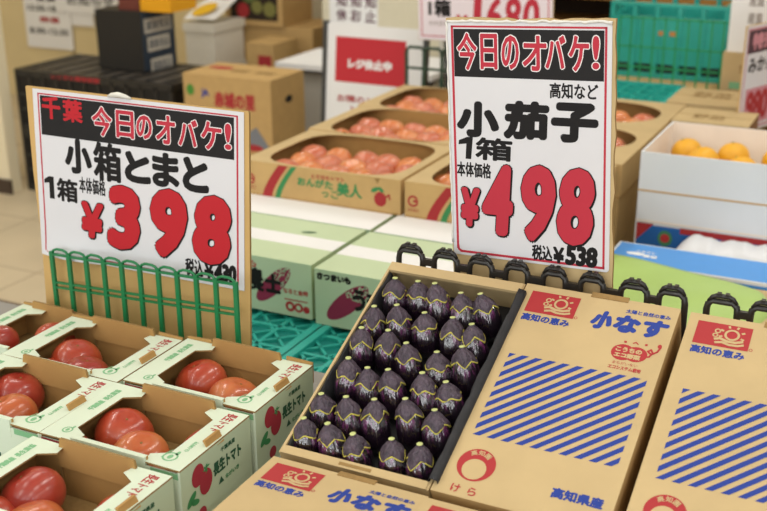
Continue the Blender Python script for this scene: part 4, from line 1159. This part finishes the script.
# ================================================================== left background
# big kraft box
def big_print(b,w,d,h):
    F=Face(b,(-w,-d,0),(1,0,0),(0,0,1),.0008)
    F.ell(.035,h-.07,.020,.024,mat('mark_leaf_green','#4f8a3a',.6)); F.text('赤城の里',.155,h-.135,.36,h-.065,RED_O,bold=.003); F.text('JA',.09,h-.10,.13,h-.06,BLUE,bold=.002)
    F.poly([(.14,.06),(.22,.13),(.28,.10),(.36,.15),(.42,.07),(.42,.055),(.14,.05)],mat('grey_blue_print','#7c7f86',.7)); F.ell(.34,.06,.05,.015,RED_O,.0003)
    F=Face(b,(-w,-d,h),(1,0,0),(0,1,0),.001); F.ell(.09,.16,.06,.03,RED_O); F.rect(.17,.10,.25,.15,KRAFT_EDGE); F.rect(.29,.10,.38,.15,KRAFT_EDGE)
    F=Face(b,(w,-d,0),(0,1,0),(0,0,1),.0008); F.ell(.14,h-.10,.03,.016,INK)
KB=mat('kraft_dim','#be9d68',.75,var=.05)
plain_box('stock_carton','large brown carton with red lettering behind the 398 sign',-2.832,3.80,.3105,-2.395,4.07,.663,KB,fn=big_print)
plain_box('stock_carton','brown carton underneath the large red lettered one, behind the 398 sign',-2.84,3.79,.0005,-2.39,4.08,.31,KB)
# black crates
for i in range(2):
    BC=thing('black_crate',('lower','upper')[i]+' black folding crate stacked at the far left behind the 398 sign','crate',(-3.385,4.07,.001+i*.296),group='black crates')
    w,d,h=.445,.21,.295
    b=MB()
    for s_ in (-1,1):
        b.box(-w,s_*d-.006,.02,w,s_*d+.006,h-.02,mat('black_crate','#23211f',.5)); b.box(s_*w-.006,-d,.02,s_*w+.006,d,h-.02,MATS['black_crate'])
        for z in (0,h-.03): b.box(-w-.008,s_*d-.012,z,w+.008,s_*d+.012,z+.03,BLACK_P); b.box(s_*w-.012,-d,z,s_*w+.012,d,z+.03,BLACK_P)
        for q_ in range(12): x=-w+2*w*q_/11; b.box(x-.008,s_*d-.012,.02,x+.008,s_*d+.012,h-.02,BLACK_P)
        for z in (.1,.17): b.box(-w,s_*d-.010,z,w,s_*d+.010,z+.012,BLACK_P)
    b.build('crate_wall',BC); MB().box(-w,-d,.002,w,d,.01,BLACK_P).build('crate_base',BC)
    if i==1:
        b=MB(); b.box(-w+.01,-d+.01,h-.012,w-.01,d-.01,h-.004,mat('grey_lid','#4b4640',.5,var=.4,vscale=9))
        for q_ in range(9): x=-w+.05+2*(w-.05)*q_/8; b.box(x-.012,-d+.02,h-.004,x+.012,d-.02,h+.002,BLACK_P)
        F=Face(b,(-w,-d-.012,0),(1,0,0),(0,0,1),.0008); F.text('レンタル専用容器',.22,h-.028,.50,h-.006,RED_O,bold=.001)
        b.build('crate_lid',BC)
# black carton with white labels
def blp(b,w,d,h):
    F=Face(b,(w,-d,0),(0,1,0),(0,0,1),.0008)
    for y0,y1,x0,x1 in ((h-.10,h-.035,.02,.22),(h-.185,h-.12,.035,.20),(h-.30,h-.22,.05,.21)):
        F.rect(x0,y0,x1,y1,mat('label_cream','#cfc8ba',.6)); F.text('業務用品',x0+.01,y0+.01,x1-.01,y1-.01,mat('slate_print','#5c626a',.6),.0004,bold=.001)
    F.rect(.02,h-.115,.23,h-.105,mat('slate_print','#5c626a',.6),.0002)
plain_box('black_box','tall black box with cream labels standing on the black crates',-3.478,4.03,.5955,-3.215,4.275,.865,mat('black_card','#2d2a26',.6),fn=blp,tape=False,side=mat('navy_card','#2f3a48',.6))
plain_box('orange_box','orange yellow box lying on top of the tall black box',-3.236,4.06,.8660,-3.07,4.26,.955,mat('orange_card','#e0a01f',.6),tape=False)
plain_box('dark_red_box','dark red box beside the orange box on the tall black box',-3.36,4.06,.8660,-3.242,4.24,.955,mat('maroon_card','#6d3a30',.6),tape=False)
# white boxes with yellow cover
WD=mat('white_foam','#e2ddd0',.6,var=.02)
wlab=['lowest white foam box of the stack left of the brown cartons','middle white foam box of the stack left of the brown cartons','top white foam box of the stack, under a yellow sheet']
for i in range(3):
    z=.001+.232*i; e=.012*(i-1)
    r=thing('foam_box',wlab[i],'box',(-3.465+.006*(i-1),4.95,z),(0,0,0),group='white foam boxes')
    w,d=.100-.004*i,.14
    b=MB(); b.box(-w,-d,0,w,d,.185,WD); b.build('box_body',r,bevel=.006)
    b=MB(); b.box(-w-.008,-d-.008,.187,w+.008,d+.008,.230,WD); b.build('box_lid',r,bevel=.006)
b=MB(); vs=[];fs=[]
for j in range(7):
    for i in range(13):
        u=i/12;v=j/6; x=-3.56+.20*u; y=4.81+.27*v; z=.001+.232*3+.004+.09*v+.03*max(0,u-.45)**1.0*1.2+.01*math.sin(4*u+3*v)+.008
        vs.append((x,y,z))
for j in range(6):
    for i in range(12): fs.append((j*13+i,j*13+i+1,(j+1)*13+i+1,(j+1)*13+i))
b.add(vs,fs,WHITE,smooth=True)
F=Face(b,(-3.55,4.82,.001+.232*3+.018),(1,0,.10),(0,1,.33),.008); F.ell(.07,.09,.065,.08,mat('yellow_print','#e3b52a',.6))
o=b.build('printed_sheet'); tag(o,'white sheet with a yellow disc lying on the white foam boxes','sheet')
# brown cartons behind
def kp(b,w,d,h):
    F=Face(b,(-w,-d,0),(1,0,0),(0,0,1),.0008); F.rect(.07,.02,.15,h-.06,RED_O); F.ell(.11,h*.5,.02,.05,KRAFT_B,.0003)
    F=Face(b,(w,-d,0),(0,1,0),(0,0,1),.0008); F.ell(.10,h*.6,.03,.016,INK)
plain_box('stock_carton','brown carton with red print right of the white foam boxes',-3.150,4.78,.3105,-2.985,5.02,.622,KB,fn=kp)
plain_box('stock_carton','brown carton at the bottom, right of the white foam boxes',-3.150,4.78,.0005,-2.985,5.02,.31,KB)
plain_box('stock_carton','brown carton at the rear beneath the picture crate',-3.46,5.12,.0005,-2.95,5.48,.33,KB)
plain_box('stock_carton','brown carton second from floor beneath the picture crate',-3.46,5.12,.3305,-2.95,5.48,.655,KB)
def pic(b,w,d,h):
    F=Face(b,(-w,-d,0),(1,0,0),(0,0,1),.0008); F.rect(.03,.03,2*w-.03,h-.03,mat('picture_dark','#33291f',.6))
    for x,y,r_,m_ in ((.11,.08,.04,RED_O),(.2,.1,.035,mat('picture_olive','#7c7a44',.6)),(.28,.09,.04,MATS['picture_olive']),(.15,.17,.05,mat('picture_leaf','#5d6a3a',.6))): F.ell(x,y,r_,r_,m_,.0003)
plain_box('picture_crate','brown produce crate with a dark fruit picture, top left behind the 398 sign',-3.48,5.10,.6555,-3.12,5.42,.93,KB,fn=pic,tape=False)
# shelf unit behind
b=MB(); SH=thing('shelf_unit','brown wooden shelf unit against the back, behind the grey counter','shelf',(-2.70,5.55,0))
WOOD=mat('wood_brown','#a5793f',.6,var=.1,vscale=8,stretch=(1,1,6))
for x in (-.13,.28): MB().box(x-.02,-.15,0,x+.02,.15,1.3,WOOD).build('upright',SH)
for z in (.3,.62,.95,1.27): MB().box(-.11,-.15,z,.26,.15,z+.025,WOOD).build('shelf_board',SH)
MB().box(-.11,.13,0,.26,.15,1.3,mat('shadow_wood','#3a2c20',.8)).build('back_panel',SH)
# white table
WT=thing('side_table','white topped table with dark edge behind the large brown carton','table',(-2.33,4.60,0))
MB().box(-.40,-.22,.585,.40,.20,.595,DARK).build('edge_strip',WT); MB().box(-.40,-.22,.595,.40,.20,.62,WHITE).build('table_top',WT)
MB().box(-.36,-.17,.02,.38,-.16,.585,mat('grey_modesty','#b9b7b0',.6)).build('modesty_panel',WT)
for sx in (-.38,.38):
    for sy in (-.2,.18): MB().box(sx-.015,sy-.015,0,sx+.015,sy+.015,.585,DARK).build('leg',WT)
# register cabinet with notice
RC=thing('counter_cabinet','cream counter cabinet with a notice sheet, behind the red poster','cabinet',(-2.33,5.08,0))
MB().box(-.42,-.2,0,.36,.2,1.06,mat('cabinet_cream','#d5ceb6',.6,var=.02)).build('cabinet_body',RC)
b=MB(); b.box(-.38,-.203,.68,-.11,-.201,.90,WHITE)
F=Face(b,(-.38,-.203,.68),(1,0,0),(0,0,1),.0006)
for x,ch in ((.04,'休'),(.12,'お'),(.20,'止')):
    F.text(ch,x,.07,x+.06,.13,mat('plum_print','#5a2b3c',.6),bold=.002); F.text('知',x,.14,x+.06,.20,MATS['plum_print'],bold=.002)
b.build('notice_sheet',RC)
MB().box(.22,-.206,.35,.24,-.2,1.0,STEEL).build('door_edge',RC)
# wall notices
def notice(label,x0,z0,x1,z1,y,fn=None):
    o=thing('wall_notice',label,'notice',((x0+x1)/2,y,z0),group='notices on the partition wall')
    MB().box(-(x1-x0)/2,-.002,0,(x1-x0)/2,0,z1-z0,WHITE).build('sheet',o)
    if fn: 
        b=MB(); F=Face(b,(-(x1-x0)/2,-.002,0),(1,0,0),(0,0,1),.0006); fn(F,x1-x0,z1-z0); b.build('lettering',o)
def n1(F,w,h):
    F.text('8:30-12:30',.03,.09,w-.03,.13,INK,bold=.002); F.text('休日',.12,.165,w-.10,.205,RED_O,bold=.004); F.text('13:30-18:00',.03,.235,w-.03,.275,INK,bold=.002); F.text('営業',.11,.30,w-.1,.34,INK,bold=.002); F.text('時間',.1,.42,w-.1,.5,INK,bold=.002)
yw=5.486
sf=5.486/5.2
notice('tall white opening hours notice on the wall, top left',-5.04*sf,H-1.143*sf,-4.675*sf,H-.60,yw,n1)
notice('white notice overlapping it at the very top left of the photo',-4.78*sf,H-.915*sf,-4.235*sf,H-.55,yw-.006,lambda F,w,h:F.text('お知らせ',.1,.05,w-.1,.12,INK,bold=.002))
notice('small white notice on the wall beside the opening hours sheet',-4.67*sf,H-.99*sf,-4.50*sf,H-.75,yw)
# back right shelf
BS=thing('back_shelf','long brown shelf with a dark gap behind the teal basket, top centre','shelf',(-.80,5.10,0))
b=MB(); MB().box(-1.1,-.22,.765,1.3,.22,.80,WOOD).build('shelf_board',BS); MB().box(-1.1,-.22,.92,1.3,.22,.96,WOOD).build('shelf_board',BS)
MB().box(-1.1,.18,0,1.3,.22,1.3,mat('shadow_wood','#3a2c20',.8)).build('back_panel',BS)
for x in (-1.08,.4,1.28): MB().box(x-.02,-.2,0,x+.02,.2,1.3,WOOD).build('upright',BS)
MB().box(-1.06,-.20,.0,1.26,-.185,.765,WOOD).build('front_panel',BS)
plain_box('stock_carton','brown carton on the shelf above the teal basket',-1.32,4.90,.9605,-.75,5.2,1.25,KRAFT,fn=lambda b,w,d,h:Face(b,(-w,-d,0),(1,0,0),(0,0,1),.001).rect(2*w*.56,0,2*w*.56+.03,h,mat('pale_strap','#dcdcae',.5)))

# ================================================================== LIGHT
W = bpy.data.worlds.new('world'); bpy.context.scene.world = W; W.use_nodes = True
W.node_tree.nodes['Background'].inputs[0].default_value = (1.0,.975,.93,1); W.node_tree.nodes['Background'].inputs[1].default_value = .95
def tube_lamp(x,y,z=3.02,L=1.2,E=17,rz=0):
    l=bpy.data.lights.new('ceiling_lamp','AREA'); l.shape='RECTANGLE'; l.size=L; l.size_y=.12; l.energy=E; l.color=(1,.97,.91)
    o=bpy.data.objects.new('ceiling_lamp',l); C.objects.link(o); o.location=(x,y,z); o.rotation_euler=(0,0,rz)
for x in (-4.5,-2.4,-.3,1.6):
    for y in (-1.2,.6,2.4,4.2): tube_lamp(x,y,rz=PI/2,E=17 if y<2 else 26)

# added tall fill lights behind the camera, for streak highlights and brighter signs
for x in (-3.6,-2.6,-1.2,-.2,1.2,2.2):
    l=bpy.data.lights.new('front_fill','AREA'); l.shape='RECTANGLE'; l.size=.6; l.size_y=2.3; l.energy=34; l.color=(.97,.99,1)
    o=bpy.data.objects.new('front_fill',l); C.objects.link(o); o.location=(x,-2.5,1.85); o.rotation_euler=(PI/2,0,0)

sc_=bpy.context.scene
sc_.view_settings.view_transform='Standard'; sc_.view_settings.look='None'; sc_.view_settings.gamma=1; sc_.view_settings.exposure=-.95
try: sc_.view_settings.use_curve_mapping=False
except Exception: pass
